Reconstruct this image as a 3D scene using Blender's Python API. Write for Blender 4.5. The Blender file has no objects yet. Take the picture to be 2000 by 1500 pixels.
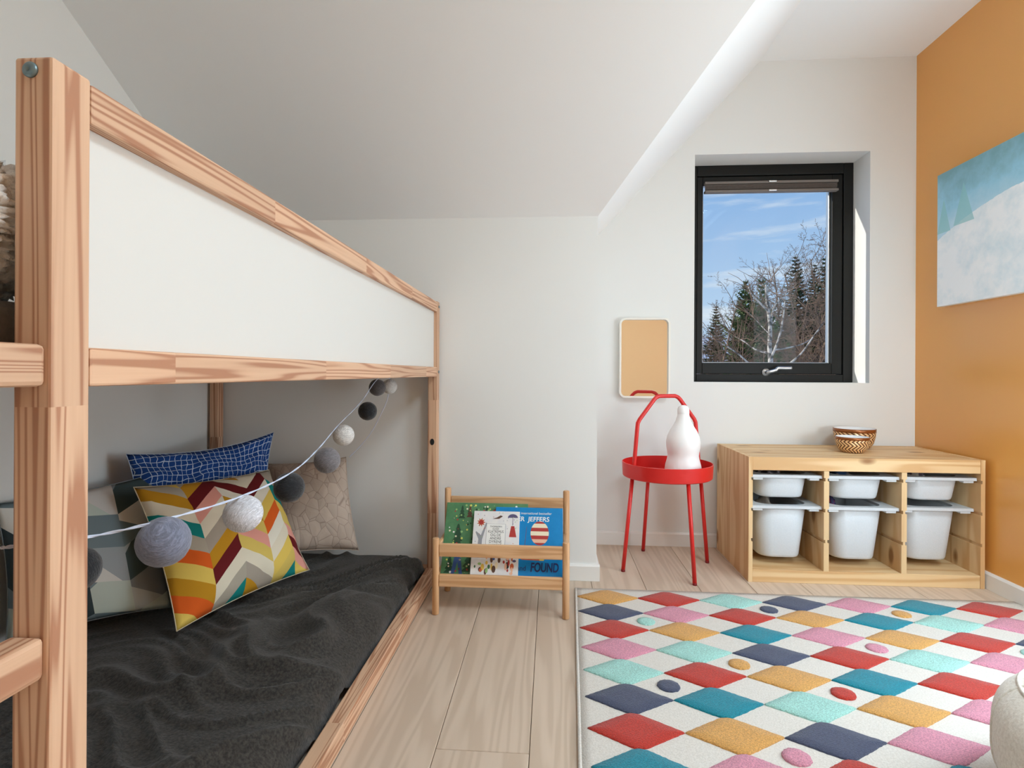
import bpy, bmesh, math, random
from mathutils import Vector, Matrix, noise
random.seed(7)
R = math.radians
sc = bpy.context.scene
COL = sc.collection

# ------------------------------------------------------------------ camera
CAM_H, YAW, ROLL, FPX, CYP = .8617, .0704, .0051, 1082.0, 729.26
cam = bpy.data.objects.new('camera', bpy.data.cameras.new('camera'))
COL.objects.link(cam)
cam.data.sensor_width = 36.0
cam.data.lens = FPX / 2000 * 36.0
cam.data.shift_y = -(750 - CYP) / 2000
cam.data.clip_start = .02
cam.data.clip_end = 500
cam.matrix_world = (Matrix.Translation((0, 0, CAM_H)) @ Matrix.Rotation(YAW, 4, 'Z')
                    @ Matrix.Rotation(math.pi / 2, 4, 'X') @ Matrix.Rotation(ROLL, 4, 'Z'))
sc.camera = cam

# ------------------------------------------------------------------ exposure
sc.view_settings.view_transform = 'Standard'
sc.view_settings.look = 'None'
sc.view_settings.gamma = 1
sc.view_settings.use_curve_mapping = False
sc.view_settings.exposure = 0.0
sc.cycles.max_bounces = 10
sc.cycles.diffuse_bounces = 7
sc.cycles.sample_clamp_indirect = 6


def lin(r, g, b):
    f = lambda c: (c / 255 / 12.92) if c / 255 <= .04045 else ((c / 255 + .055) / 1.055) ** 2.4
    return (f(r), f(g), f(b), 1)


# ------------------------------------------------------------------ sky
w = bpy.data.worlds.new('sky')
sc.world = w
w.use_nodes = True
nt = w.node_tree
nt.nodes.clear()


def N(t, kind, **kw):
    n = t.nodes.new(kind)
    for k, v in kw.items():
        if hasattr(n, k):
            setattr(n, k, v)
        else:
            n.inputs[k].default_value = v
    return n


def ramp(t, fac, stops, interp='LINEAR'):
    n = t.nodes.new('ShaderNodeValToRGB')
    e = n.color_ramp.elements
    n.color_ramp.interpolation = interp
    while len(e) < len(stops):
        e.new(.5)
    for i, (p, c) in enumerate(stops):
        e[i].position = p
        e[i].color = c if len(c) == 4 else (*c, 1)
    if fac is not None:
        t.links.new(fac, n.inputs[0])
    return n


tc = N(nt, 'ShaderNodeTexCoord')
sep = N(nt, 'ShaderNodeSeparateXYZ')
nt.links.new(tc.outputs['Generated'], sep.inputs[0])
grad = ramp(nt, sep.outputs[2], [(0, lin(196, 220, 244)), (.12, lin(182, 211, 243)), (.34, lin(132, 176, 229)), (1, lin(70, 120, 200))])
mp = N(nt, 'ShaderNodeMapping')
mp.inputs['Scale'].default_value = (1.6, 1.6, 11)
mp.inputs['Rotation'].default_value = (0, R(14), 0)
nt.links.new(tc.outputs['Generated'], mp.inputs[0])
cl = N(nt, 'ShaderNodeTexNoise', Scale=2.1, Detail=7.0, Roughness=.55)
nt.links.new(mp.outputs[0], cl.inputs[0])
cr = ramp(nt, cl.outputs[0], [(.53, (0, 0, 0)), (.72, (.9, .9, .9))])
mixc = N(nt, 'ShaderNodeMix', data_type='RGBA')
nt.links.new(cr.outputs[0], mixc.inputs[0])
nt.links.new(grad.outputs[0], mixc.inputs[6])
mixc.inputs[7].default_value = lin(240, 245, 250)
bg = N(nt, 'ShaderNodeBackground')
bg.inputs[1].default_value = 1.0
nt.links.new(mixc.outputs[2], bg.inputs[0])
wo = N(nt, 'ShaderNodeOutputWorld')
nt.links.new(bg.outputs[0], wo.inputs[0])

# ------------------------------------------------------------------ sun (grazes the window wall from outside, lights the right reveal)
sd = bpy.data.lights.new('sun', 'SUN')
sd.energy = 4.0
sd.angle = R(.6)
sd.color = (1, .94, .86)
sun = bpy.data.objects.new('sun', sd)
COL.objects.link(sun)
sun.rotation_euler = Vector((.9, -.225, -.36)).to_track_quat('-Z', 'Y').to_euler()

# ------------------------------------------------------------------ added fill lights outside the made-up side and roof windows, out of view
def area(name, loc, aim, sx, sy, watts, col):
    d = bpy.data.lights.new(name, 'AREA')
    d.shape = 'RECTANGLE'
    d.size, d.size_y, d.energy, d.color = sx, sy, watts, col
    o = bpy.data.objects.new(name, d)
    COL.objects.link(o)
    o.location = loc
    o.rotation_euler = Vector(aim).to_track_quat('-Z', 'Y').to_euler()
    return o


area('side_fill_light', (2.12, 1.25, 1.1), (-1, .1, 0), 1.9, 1.3, 33, (.80, .92, 1))
area('roof_fill_light', (1.2, .28, 2.62), (0, .1, -1), .9, .85, 62, (.74, .89, 1))

GLOBE_FILL = 26.5          # brightness of the added fill globe

# ================================================================== helpers
XL, XR, YB, YK, YW, XC, XS, HK, HC = -1.4735, 1.772, -1.45, 2.332, 2.834, .1927, 1.03, 1.52, 2.42
CO = Vector((0, 0, CAM_H))


def ray(px, py):
    a, b = px - 1000, py - CYP
    cr_, sr_ = math.cos(ROLL), math.sin(ROLL)
    u, v = cr_ * a + sr_ * b, -sr_ * a + cr_ * b
    c, s = math.cos(YAW), math.sin(YAW)
    return Vector((c * u / FPX - s, s * u / FPX + c, -v / FPX))


def at(px, py, depth):                      # a point at a known distance along the view axis
    return CO + ray(px, py) * depth


def onplane(px, py, p, n):
    d = ray(px, py)
    return CO + d * ((Vector(p) - CO).dot(Vector(n)) / d.dot(Vector(n)))


def tag(o, label=None, cat=None, group=None, kind=None):
    if label: o['label'] = label
    if cat: o['category'] = cat
    if group: o['group'] = group
    if kind: o['kind'] = kind
    return o


def empty(name, loc=(0, 0, 0), rot=(0, 0, 0)):
    o = bpy.data.objects.new(name, None)
    o.empty_display_size = .05
    COL.objects.link(o)
    o.location = loc
    o.rotation_euler = rot
    return o


def link(name, me, mats=None, parent=None, smooth=False):
    o = bpy.data.objects.new(name, me)
    COL.objects.link(o)
    if mats is not None and not me.materials:
        for m in (mats if isinstance(mats, (list, tuple)) else [mats]):
            me.materials.append(m)
    if parent is not None:
        o.parent = parent
    if smooth:
        for p in me.polygons:
            p.use_smooth = True
    return o


def obj(name, bm, mats=None, parent=None, smooth=False):
    me = bpy.data.meshes.new(name)
    bm.normal_update()
    bm.to_mesh(me)
    bm.free()
    return link(name, me, mats, parent, smooth)


def box_bm(lo, hi, bev=0, seg=2, bm=None):
    new = bmesh.new()
    bmesh.ops.create_cube(new, size=1)
    lo, hi = Vector(lo), Vector(hi)
    for v in new.verts:
        v.co = Vector([(lo[i] + hi[i]) / 2 + v.co[i] * (hi[i] - lo[i]) for i in range(3)])
    if bev:
        bmesh.ops.bevel(new, geom=new.edges[:], offset=bev, segments=seg, profile=.5, affect='EDGES')
    if bm is None:
        return new
    me = bpy.data.meshes.new('t')
    new.to_mesh(me)
    new.free()
    bm.from_mesh(me)
    bpy.data.meshes.remove(me)
    return bm


def box(name, lo, hi, m, parent=None, bev=.002, seg=2):
    return obj(name, box_bm(lo, hi, bev, seg), m, parent)


def poly_prism(name, pts, off, m, parent=None):
    """polygon (list of 3D points) given thickness by vector off"""
    bm = bmesh.new()
    a = [bm.verts.new(p) for p in pts]
    b = [bm.verts.new(Vector(p) + Vector(off)) for p in pts]
    bm.faces.new(a)
    bm.faces.new(b[::-1])
    n = len(pts)
    for i in range(n):
        bm.faces.new((a[i], b[i], b[(i + 1) % n], a[(i + 1) % n]))
    bmesh.ops.recalc_face_normals(bm, faces=bm.faces[:])
    return obj(name, bm, m, parent)


def tube_bm(pts, r, sides=10, bm=None, cap=True):
    bm = bm or bmesh.new()
    pts = [Vector(p) for p in pts]
    n = len(pts)
    rs = r if isinstance(r, (list, tuple)) else [r] * n
    t0 = (pts[1] - pts[0]).normalized()
    ref = Vector((0, 0, 1)) if abs(t0.z) < .9 else Vector((1, 0, 0))
    nrm = t0.cross(ref).normalized()
    rings = []
    for i in range(n):
        t = (pts[min(i + 1, n - 1)] - pts[max(i - 1, 0)])
        t = t.normalized() if t.length > 1e-9 else t0
        nrm = (nrm - t * nrm.dot(t))
        nrm = nrm.normalized() if nrm.length > 1e-6 else t.orthogonal().normalized()
        bi = t.cross(nrm)
        rings.append([bm.verts.new(pts[i] + (nrm * math.cos(2 * math.pi * k / sides) + bi * math.sin(2 * math.pi * k / sides)) * rs[i]) for k in range(sides)])
    for i in range(n - 1):
        for k in range(sides):
            bm.faces.new((rings[i][k], rings[i][(k + 1) % sides], rings[i + 1][(k + 1) % sides], rings[i + 1][k]))
    if cap:
        bm.faces.new(rings[0][::-1])
        bm.faces.new(rings[-1])
    return bm


def tube(name, pts, r, m, parent=None, sides=12, smooth=True):
    o = obj(name, tube_bm(pts, r, sides), m, parent, smooth)
    return o


def catmull(pts, k=6):
    pts = [Vector(p) for p in pts]
    out = []
    P = [pts[0] * 2 - pts[1]] + pts + [pts[-1] * 2 - pts[-2]]
    for i in range(1, len(P) - 2):
        for j in range(k):
            t = j / k
            a, b, c, d = P[i - 1], P[i], P[i + 1], P[i + 2]
            out.append(.5 * ((2 * b) + (c - a) * t + (2 * a - 5 * b + 4 * c - d) * t * t + (3 * b - a - 3 * c + d) * t ** 3))
    out.append(pts[-1])
    return out


def lathe_bm(prof, sides=40, bm=None):
    bm = bm or bmesh.new()
    rings = []
    for r, z in prof:
        if r < 1e-6:
            rings.append([bm.verts.new((0, 0, z))])
        else:
            rings.append([bm.verts.new((r * math.cos(2 * math.pi * k / sides), r * math.sin(2 * math.pi * k / sides), z)) for k in range(sides)])
    for a, b in zip(rings, rings[1:]):
        for k in range(sides):
            k2 = (k + 1) % sides
            if len(a) == 1 and len(b) == 1: continue
            if len(a) == 1: bm.faces.new((a[0], b[k], b[k2]))
            elif len(b) == 1: bm.faces.new((a[k], a[k2], b[0]))
            else: bm.faces.new((a[k], a[k2], b[k2], b[k]))
    bmesh.ops.recalc_face_normals(bm, faces=bm.faces[:])
    return bm


def rrect(x0, x1, y0, y1, r, k=5):
    pts = []
    for cx, cy, a in ((x1 - r, y1 - r, 0), (x0 + r, y1 - r, 90), (x0 + r, y0 + r, 180), (x1 - r, y0 + r, 270)):
        for i in range(k + 1):
            t = R(a + 90 * i / k)
            pts.append((cx + r * math.cos(t), cy + r * math.sin(t)))
    return pts


# ------------------------------------------------------------------ materials
def material(name, color=(.8, .8, .8, 1), rough=.6, spec=.5, metal=0, sheen=0):
    m = bpy.data.materials.new(name)
    m.use_nodes = True
    b = m.node_tree.nodes['Principled BSDF']
    b.inputs['Base Color'].default_value = color
    b.inputs['Roughness'].default_value = rough
    b.inputs['Specular IOR Level'].default_value = spec
    b.inputs['Metallic'].default_value = metal
    if sheen:
        b.inputs['Sheen Weight'].default_value = sheen
        b.inputs['Sheen Roughness'].default_value = .5
    return m, m.node_tree, b


def bump(t, b, height, strength=.2, dist=.002):
    n = N(t, 'ShaderNodeBump', Strength=strength, Distance=dist)
    t.links.new(height, n.inputs['Height'])
    t.links.new(n.outputs[0], b.inputs['Normal'])
    return n


def noise_mat(name, c0, c1, scale=60, rough=.7, bumps=.2, dist=.001, sheen=0, spec=.3, detail=4, coord='Object', p0=.35, p1=.65):
    m, t, b = material(name, c0, rough, spec, sheen=sheen)
    c = N(t, 'ShaderNodeTexCoord')
    n = N(t, 'ShaderNodeTexNoise', Scale=scale, Detail=detail, Roughness=.6)
    t.links.new(c.outputs[coord], n.inputs[0])
    r_ = ramp(t, n.outputs[0], [(p0, c0), (p1, c1)])
    t.links.new(r_.outputs[0], b.inputs['Base Color'])
    if bumps:
        bump(t, b, n.outputs[0], bumps, dist)
    return m


def wood(name, light, dark, axis, cross=22, along=1.1, rough=.5, seg=0, seg_amt=.12, knots=False, bumpy=.08, rings=38, sharp=2.2):
    """grain runs along one local axis; seg = length of finger-jointed staves"""
    m, t, b = material(name, light, rough, .4)
    c = N(t, 'ShaderNodeTexCoord')
    oi = N(t, 'ShaderNodeObjectInfo')
    off = N(t, 'ShaderNodeVectorMath', operation='SCALE')
    off.inputs[0].default_value = (13.1, 7.7, 9.3)
    t.links.new(oi.outputs['Random'], off.inputs['Scale'])
    add = N(t, 'ShaderNodeVectorMath', operation='ADD')
    t.links.new(c.outputs['Object'], add.inputs[0])
    t.links.new(off.outputs[0], add.inputs[1])
    vec = add.outputs[0]
    sp = N(t, 'ShaderNodeSeparateXYZ')
    t.links.new(vec, sp.inputs[0])
    segval = None
    if seg:
        dv = N(t, 'ShaderNodeMath', operation='DIVIDE')
        t.links.new(sp.outputs['XYZ'.index(axis)], dv.inputs[0])
        dv.inputs[1].default_value = seg
        fl = N(t, 'ShaderNodeMath', operation='FLOOR')
        t.links.new(dv.outputs[0], fl.inputs[0])
        wn = N(t, 'ShaderNodeTexWhiteNoise', noise_dimensions='1D')
        t.links.new(fl.outputs[0], wn.inputs['W'])
        segval = wn.outputs['Value']
        so = N(t, 'ShaderNodeVectorMath', operation='SCALE')
        so.inputs[0].default_value = (5, 3, 4)
        t.links.new(segval, so.inputs['Scale'])
        a2 = N(t, 'ShaderNodeVectorMath', operation='ADD')
        t.links.new(vec, a2.inputs[0])
        t.links.new(so.outputs[0], a2.inputs[1])
        vec = a2.outputs[0]
    mpn = N(t, 'ShaderNodeMapping')
    mpn.inputs['Scale'].default_value = [along if a == axis else cross for a in 'XYZ']
    t.links.new(vec, mpn.inputs[0])
    n1 = N(t, 'ShaderNodeTexNoise', Scale=.55, Detail=2.0, Roughness=.4, Distortion=.3)
    t.links.new(mpn.outputs[0], n1.inputs[0])
    mul = N(t, 'ShaderNodeMath', operation='MULTIPLY')
    t.links.new(n1.outputs[0], mul.inputs[0])
    mul.inputs[1].default_value = rings
    sn = N(t, 'ShaderNodeMath', operation='SINE')
    t.links.new(mul.outputs[0], sn.inputs[0])
    mr = N(t, 'ShaderNodeMapRange')
    mr.inputs[1].default_value = -1
    t.links.new(sn.outputs[0], mr.inputs[0])
    pw = N(t, 'ShaderNodeMath', operation='POWER')
    t.links.new(mr.outputs[0], pw.inputs[0])
    pw.inputs[1].default_value = sharp
    n2 = N(t, 'ShaderNodeTexNoise', Scale=5.0, Detail=3.0)
    t.links.new(mpn.outputs[0], n2.inputs[0])
    mx = N(t, 'ShaderNodeMath', operation='MULTIPLY_ADD')
    t.links.new(n2.outputs[0], mx.inputs[0])
    mx.inputs[1].default_value = .45
    t.links.new(pw.outputs[0], mx.inputs[2])
    cr_ = ramp(t, mx.outputs[0], [(.1, light), (1.0, dark)])
    col = cr_.outputs[0]
    if knots:
        mk = N(t, 'ShaderNodeMapping')
        mk.inputs['Scale'].default_value = [4.2 if a == axis else 9 for a in 'XYZ']
        t.links.new(add.outputs[0], mk.inputs[0])
        vo = N(t, 'ShaderNodeTexVoronoi', Scale=1.0)
        t.links.new(mk.outputs[0], vo.inputs[0])
        kr = ramp(t, vo.outputs['Distance'], [(.1, (1, 1, 1)), (.19, (0, 0, 0))])
        km = N(t, 'ShaderNodeMix', data_type='RGBA')
        t.links.new(kr.outputs[0], km.inputs[0])
        t.links.new(col, km.inputs[6])
        km.inputs[7].default_value = [dark[0] * .5, dark[1] * .4, dark[2] * .32, 1]
        col = km.outputs[2]
    hs = N(t, 'ShaderNodeHueSaturation')
    t.links.new(col, hs.inputs['Color'])
    src = segval if segval is not None else oi.outputs['Random']
    v = N(t, 'ShaderNodeMapRange')
    v.inputs[3].default_value = 1 - seg_amt
    v.inputs[4].default_value = 1 + seg_amt
    t.links.new(src, v.inputs[0])
    t.links.new(v.outputs[0], hs.inputs['Value'])
    t.links.new(hs.outputs[0], b.inputs['Base Color'])
    if bumpy:
        bump(t, b, mx.outputs[0], bumpy, .0008)
    return m


def wall_mat(name, c, rough=.85, spec=.2, b_=.12):
    m, t, b = material(name, c, rough, spec)
    co = N(t, 'ShaderNodeTexCoord')
    n = N(t, 'ShaderNodeTexNoise', Scale=260.0, Detail=2.0)
    t.links.new(co.outputs['Object'], n.inputs[0])
    bump(t, b, n.outputs[0], b_, .0006)
    return m


M = {}
M['wall'] = wall_mat('wall_paint', (.78, .785, .765, 1))
M['ceil'] = wall_mat('ceiling_paint', (.89, .9, .9, 1))
M['ochre'] = wall_mat('ochre_paint', lin(226, 160, 78), rough=.3, spec=.9, b_=.06)
M['apricot'] = wall_mat('apricot_paint', lin(236, 202, 158))
M['trim'] = material('trim_paint', (.8, .79, .76, 1), .4)[0]
PL, PD = lin(220, 182, 150), lin(176, 126, 96)
for a in 'XYZ':
    M['bed' + a] = wood('bed_pine_' + a, PL, PD, a, cross=34, along=1.0, seg=.47, seg_amt=.08, rings=95, sharp=3)
    M['shelf' + a] = wood('shelf_pine_' + a, lin(226, 196, 150), lin(206, 164, 114), a, cross=14, along=1.4, knots=True, seg_amt=.05)
    M['rack' + a] = wood('rack_beech_' + a, lin(226, 184, 140), lin(204, 156, 110), a, cross=40, along=2.5, seg_amt=.05)
M['oak'] = wood('oak_plank', lin(209, 189, 169), lin(196, 175, 154), 'Y', cross=20, along=1.0, rough=.5, seg_amt=.04, bumpy=.1, rings=60, sharp=1.6)
M['black_frame'] = material('dark_window_metal', lin(24, 24, 22), .5, .25)[0]
M['steel'] = material('brushed_steel', (.62, .61, .6, 1), .3, metal=1)[0]
M['zinc'] = material('zinc_bolt', lin(120, 140, 145), .4, metal=.7)[0]
M['hole'] = material('dark_hole', (.01, .01, .01, 1), .8)[0]
M['panel'] = material('white_panel', lin(218, 217, 212), .45)[0]
M['red'] = material('red_lacquer', lin(214, 38, 34), .35)[0]
M['plastic'] = noise_mat('white_plastic', lin(208, 213, 217), lin(202, 208, 212), 200, .35, .05, .0003, spec=.5)
M['white_gloss'] = material('white_lamp_plastic', lin(246, 245, 243), .4)[0]
M['mirror'] = material('mirror_glass', (.93, .92, .9, 1), .02, metal=1)[0]
M['mirror_frame'] = material('cream_mirror_frame', lin(236, 232, 222), .5)[0]
M['blanket'] = noise_mat('charcoal_fleece', lin(38, 36, 33), lin(70, 66, 61), 150, .98, .6, .004, sheen=.15, detail=6)
M['mattress'] = noise_mat('mattress_ticking', lin(110, 106, 100), lin(128, 123, 116), 90, .9)
M['sheep'] = noise_mat('sheepskin_wool', lin(226, 224, 220), lin(252, 251, 248), 60, .95, .8, .006, sheen=.5, detail=6)
M['boucle'] = noise_mat('cream_boucle', lin(222, 214, 200), lin(240, 234, 222), 170, .95, .6, .003, sheen=.3)
M['rug'] = noise_mat('ivory_rug', lin(203, 197, 188), lin(220, 215, 207), 260, .95, .6, .0025)
RUGC = dict(tan=(222, 166, 92), red=(196, 56, 42), mint=(170, 222, 212), navy=(76, 84, 108), pink=(222, 150, 170), teal=(16, 138, 158))
for k, c in RUGC.items():
    M['rug_' + k] = noise_mat('rug_pile_' + k, lin(*[int(v * .82) for v in c]), lin(*[min(255, int(v * 1.08)) for v in c]), 300, .97, .9, .004, sheen=.2, detail=5)


def glass_mat():
    m = bpy.data.materials.new('window_glass')
    m.use_nodes = True
    t = m.node_tree
    t.nodes.clear()
    tr = N(t, 'ShaderNodeBsdfTransparent')
    tr.inputs[0].default_value = (.97, .985, .98, 1)
    gl = N(t, 'ShaderNodeBsdfGlossy')
    gl.inputs['Roughness'].default_value = .0
    lw = N(t, 'ShaderNodeLayerWeight')
    pw = N(t, 'ShaderNodeMath', operation='POWER')
    t.links.new(lw.outputs['Facing'], pw.inputs[0])
    pw.inputs[1].default_value = 5.0
    ma = N(t, 'ShaderNodeMath', operation='MULTIPLY_ADD')
    t.links.new(pw.outputs[0], ma.inputs[0])
    ma.inputs[1].default_value = .3
    ma.inputs[2].default_value = .006
    mx = N(t, 'ShaderNodeMixShader')
    t.links.new(ma.outputs[0], mx.inputs[0])
    t.links.new(tr.outputs[0], mx.inputs[1])
    t.links.new(gl.outputs[0], mx.inputs[2])
    o = N(t, 'ShaderNodeOutputMaterial')
    t.links.new(mx.outputs[0], o.inputs[0])
    return m


M['glass'] = glass_mat()

# ================================================================== the room
TH = .226


def struct(o):
    o['kind'] = 'structure'
    return o


def slab_with_hole(name, u0, u1, v0, v1, h, make, m):
    """wall slab in (u, v) with a rectangular hole h=(a0,a1,b0,b1); make(u,v,w) -> point, w = 0 inside, 1 outside"""
    bm = bmesh.new()
    us, vs = [u0, h[0], h[1], u1], [v0, h[2], h[3], v1]
    g = [[[bm.verts.new(make(u, v, w_)) for v in vs] for u in us] for w_ in (0, 1)]
    for i in range(3):
        for j in range(3):
            if i == 1 and j == 1: continue
            for k in (0, 1):
                bm.faces.new((g[k][i][j], g[k][i + 1][j], g[k][i + 1][j + 1], g[k][i][j + 1]))
    for (i, j), (i2, j2) in (((1, 1), (2, 1)), ((2, 1), (2, 2)), ((2, 2), (1, 2)), ((1, 2), (1, 1))):
        bm.faces.new((g[0][i][j], g[0][i2][j2], g[1][i2][j2], g[1][i][j]))
    bmesh.ops.recalc_face_normals(bm, faces=bm.faces[:])
    return struct(obj(name, bm, m))


WX0, WX1, WZ0, WZ1 = .714, 1.557, .823, 1.962
# the window wall runs up past the sloping ceiling on its left; the ceiling slab hides that part
wb = slab_with_hole('wall_back', XC - .05, XR, 0, HC + .02, (WX0, WX1, WZ0, WZ1), lambda u, v, w_: (u, YW + w_ * TH, v), M['wall'])
wr = slab_with_hole('wall_right', YB, YW, 0, HC + .02, (.6, 1.92, .12, 2.1), lambda u, v, w_: (XR + w_ * .16, u, v), M['ochre'])
# knee wall under the slope, with the cheek that turns towards the window wall
struct(poly_prism('wall_knee', [(XL, YK, 0), (XC, YK, 0), (XC, YW + .1, 0), (XC - .12, YW + .1, 0), (XC - .12, YK + .12, 0), (XL, YK + .12, 0)], (0, 0, HK), M['wall']))
struct(poly_prism('wall_left', [(XL, YB, 0), (XL, YK + .1, 0), (XL, YK + .1, HK), (XL, YK - (HC - HK) / .5968, HC), (XL, YB, HC)], (-.12, 0, 0), M['wall']))
struct(poly_prism('wall_rear', [(XL, YB, 0), (.55, YB, 0), (.55, YB, HC), (XL, YB, HC)], (0, -.12, 0), M['wall']))
struct(poly_prism('wall_rear_accent', [(.55, YB, 0), (XR, YB, 0), (XR, YB, HC), (.55, YB, HC)], (0, -.12, 0), M['apricot']))
YV = YK - (HC - HK) / .5968
struct(poly_prism('ceiling_slope', [(XL, YK, HK), (XC, YK, HK), (XS, YV, HC), (XL, YV, HC)], (0, .06, .1), M['ceil']))
struct(poly_prism('ceiling_gable', [(XC, YK, HK), (XC, YW, HK), (XS, YW, HC), (XS, YV, HC)], (-.08, 0, .08), M['ceil']))
slab_with_hole('ceiling', XL, XR, YB, YV, (.75, 1.65, -.15, .7), lambda u, v, w_: (u, v, HC + w_ * .15), M['ceil'])
struct(poly_prism('ceiling_dormer', [(XS, YV, HC), (XR, YV, HC), (XR, YW, HC), (XS, YW, HC)], (0, 0, .15), M['ceil']))

# floor: oak planks over a subfloor
fl = struct(box('floor', (XL - .05, YB - .05, -.12), (XR + .1, YW + .1, -.02), material('subfloor', (.12, .09, .07, 1), .9)[0], bev=0))
pitch = .215
k0 = math.floor((XL + .26) / pitch)
prnd = random.Random(3)
x = -.26 + k0 * pitch
while x < XR:
    x0, x1 = max(x, XL) + .0007, min(x + pitch, XR) - .0007
    y = YB - prnd.uniform(.1, 1.7)
    while y < YW:
        L = prnd.uniform(1.75, 2.2)
        y0, y1 = max(y, YB) + .0007, min(y + L, YW) - .0007
        if y1 - y0 > .02 and x1 - x0 > .01:
            box('floor_plank', (x0, y0, -.02), (x1, y1, prnd.uniform(-.0003, .0003) - .0004), M['oak'], fl, bev=.0012, seg=1)
        y += L
    x += pitch


def baseboard(name, p0, p1, n, h=.068, t=.013):
    p0, p1, n = Vector((*p0, 0)), Vector((*p1, 0)), Vector((*n, 0))
    bm = bmesh.new()
    prof = [(0, 0), (t, 0), (t, h - .008), (t - .005, h), (0, h)]
    a = [bm.verts.new(p0 + n * u + Vector((0, 0, v))) for u, v in prof]
    b = [bm.verts.new(p1 + n * u + Vector((0, 0, v))) for u, v in prof]
    k = len(prof)
    for i in range(k):
        bm.faces.new((a[i], a[(i + 1) % k], b[(i + 1) % k], b[i]))
    bm.faces.new(a)
    bm.faces.new(b[::-1])
    bmesh.ops.recalc_face_normals(bm, faces=bm.faces[:])
    return struct(obj(name, bm, M['trim']))


baseboard('baseboard_back', (XC, YW), (XR, YW), (0, -1))
baseboard('baseboard_right', (XR, YB), (XR, YW), (-1, 0))
baseboard('baseboard_knee', (-.44, YK), (XC + .013, YK), (0, -1))
baseboard('baseboard_cheek', (XC, YK + .0005), (XC, YW - .014), (1, 0))
baseboard('baseboard_rear', (XL, YB), (XR, YB), (0, 1))


# ------------------------------------------------------------------ windows
def ring_bm(x0, x1, z0, z1, wl, wr_, wb_, wt, y0, y1, bm=None):
    bm = bm or bmesh.new()
    for lo, hi in (((x0, y0, z0), (x0 + wl, y1, z1)), ((x1 - wr_, y0, z0), (x1, y1, z1)),
                   ((x0 + wl, y0, z0), (x1 - wr_, y1, z0 + wb_)), ((x0 + wl, y0, z1 - wt), (x1 - wr_, y1, z1))):
        box_bm(lo, hi, .003, 2, bm)
    return bm


YF = 2.984
win = struct(empty('window_1', (0, 0, 0)))
obj('outer_frame', ring_bm(WX0, WX1, WZ0, WZ1, .05, .048, .04, .055, YF, YF + .076), M['black_frame'], win)
sash = obj('sash', ring_bm(WX0 + .052, WX1 - .05, WZ0 + .042, WZ1 - .057, .03, .052, .056, .036, YF + .008, YF + .075), M['black_frame'], win)
obj('glazing_bead', ring_bm(WX0 + .082, WX1 - .102, WZ0 + .098, WZ1 - .093, .008, .008, .006, .006, YF + .03, YF + .06), material('aluminium_spacer', (.55, .57, .58, 1), .3, metal=.8)[0], win)
box('pane', (WX0 + .085, YF + .05, WZ0 + .1), (WX1 - .105, YF + .056, WZ1 - .095), M['glass'], win, bev=0)
# handle: plate and a bent lever pointing right
hy = YF + .008
h0 = onplane(1498, 727, (0, hy - .02, 0), (0, 1, 0))
h1 = onplane(1512, 723, (0, hy - .02, 0), (0, 1, 0))
h2 = onplane(1520, 719, (0, hy - .04, 0), (0, 1, 0))
h3 = onplane(1546, 719, (0, hy - .04, 0), (0, 1, 0))
hd = tube('handle', catmull([(h0.x, hy - .004, h0.z), (h0.x, hy - .03, h0.z), h1 + Vector((0, -.018, 0)), h2, (h2 + h3) / 2, h3]), .0085, M['steel'], win)
bmh = lathe_bm([(0, 0), (.02, 0), (.02, .008), (0, .01)], 24)
bmesh.ops.transform(bmh, matrix=Matrix.Translation((h0.x, hy, h0.z)) @ Matrix.Rotation(R(90), 4, 'X'), verts=bmh.verts[:])
obj('rosette', bmh, M['steel'], hd, True)

# pleated blind, drawn up under the top of the sash
bl = empty('pleated_blind', (0, 0, WZ1 - .15))
tag(bl, 'grey pleated blind drawn up at the top of the dark window', 'blind')
gm = material('grey_blind', lin(120, 112, 106), .7)[0]
bx0, bx1 = WX0 + .085, WX1 - .085
box('head_rail', (bx0, YF - .022, .045), (bx1, YF + .006, .058), gm, bl)
bmp = bmesh.new()
zz = .045
ptsp = []
for i in range(9):
    ptsp.append((YF - .018 if i % 2 else YF + .002, .012 + .033 * i / 8))
for (ya, za), (yb, zb) in zip(ptsp, ptsp[1:]):
    v = [bmp.verts.new(p) for p in ((bx0 + .003, ya, za), (bx1 - .003, ya, za), (bx1 - .003, yb, zb), (bx0 + .003, yb, zb))]
    bmp.faces.new(v)
obj('pleated_fabric', bmp, noise_mat('blind_cloth', lin(150, 138, 130), lin(140, 128, 120), 90, .9), bl)
box('bottom_rail', (bx0, YF - .024, 0), (bx1, YF + .006, .012), gm, bl)
for zc in (.052, .006):
    box('grip', (1.12, YF - .032, zc - .004), (1.16, YF - .021, zc + .004), M['steel'], bl, .002)

# side window added out of view as an opening for the fill light
win2 = struct(empty('added_side_window', (0, 0, 0)))
bmw = ring_bm(.6, 1.92, .12, 2.1, .06, .06, .06, .06, 0, .07)
bmesh.ops.transform(bmw, matrix=Matrix(((0, 1, 0, XR + .08), (1, 0, 0, 0), (0, 0, 1, 0), (0, 0, 0, 1))), verts=bmw.verts[:])
bmesh.ops.recalc_face_normals(bmw, faces=bmw.faces[:])
obj('outer_frame', bmw, M['black_frame'], win2)
box('pane', (XR + .115, .66, .18), (XR + .12, 1.86, 2.04), M['glass'], win2, bev=0)

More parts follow.
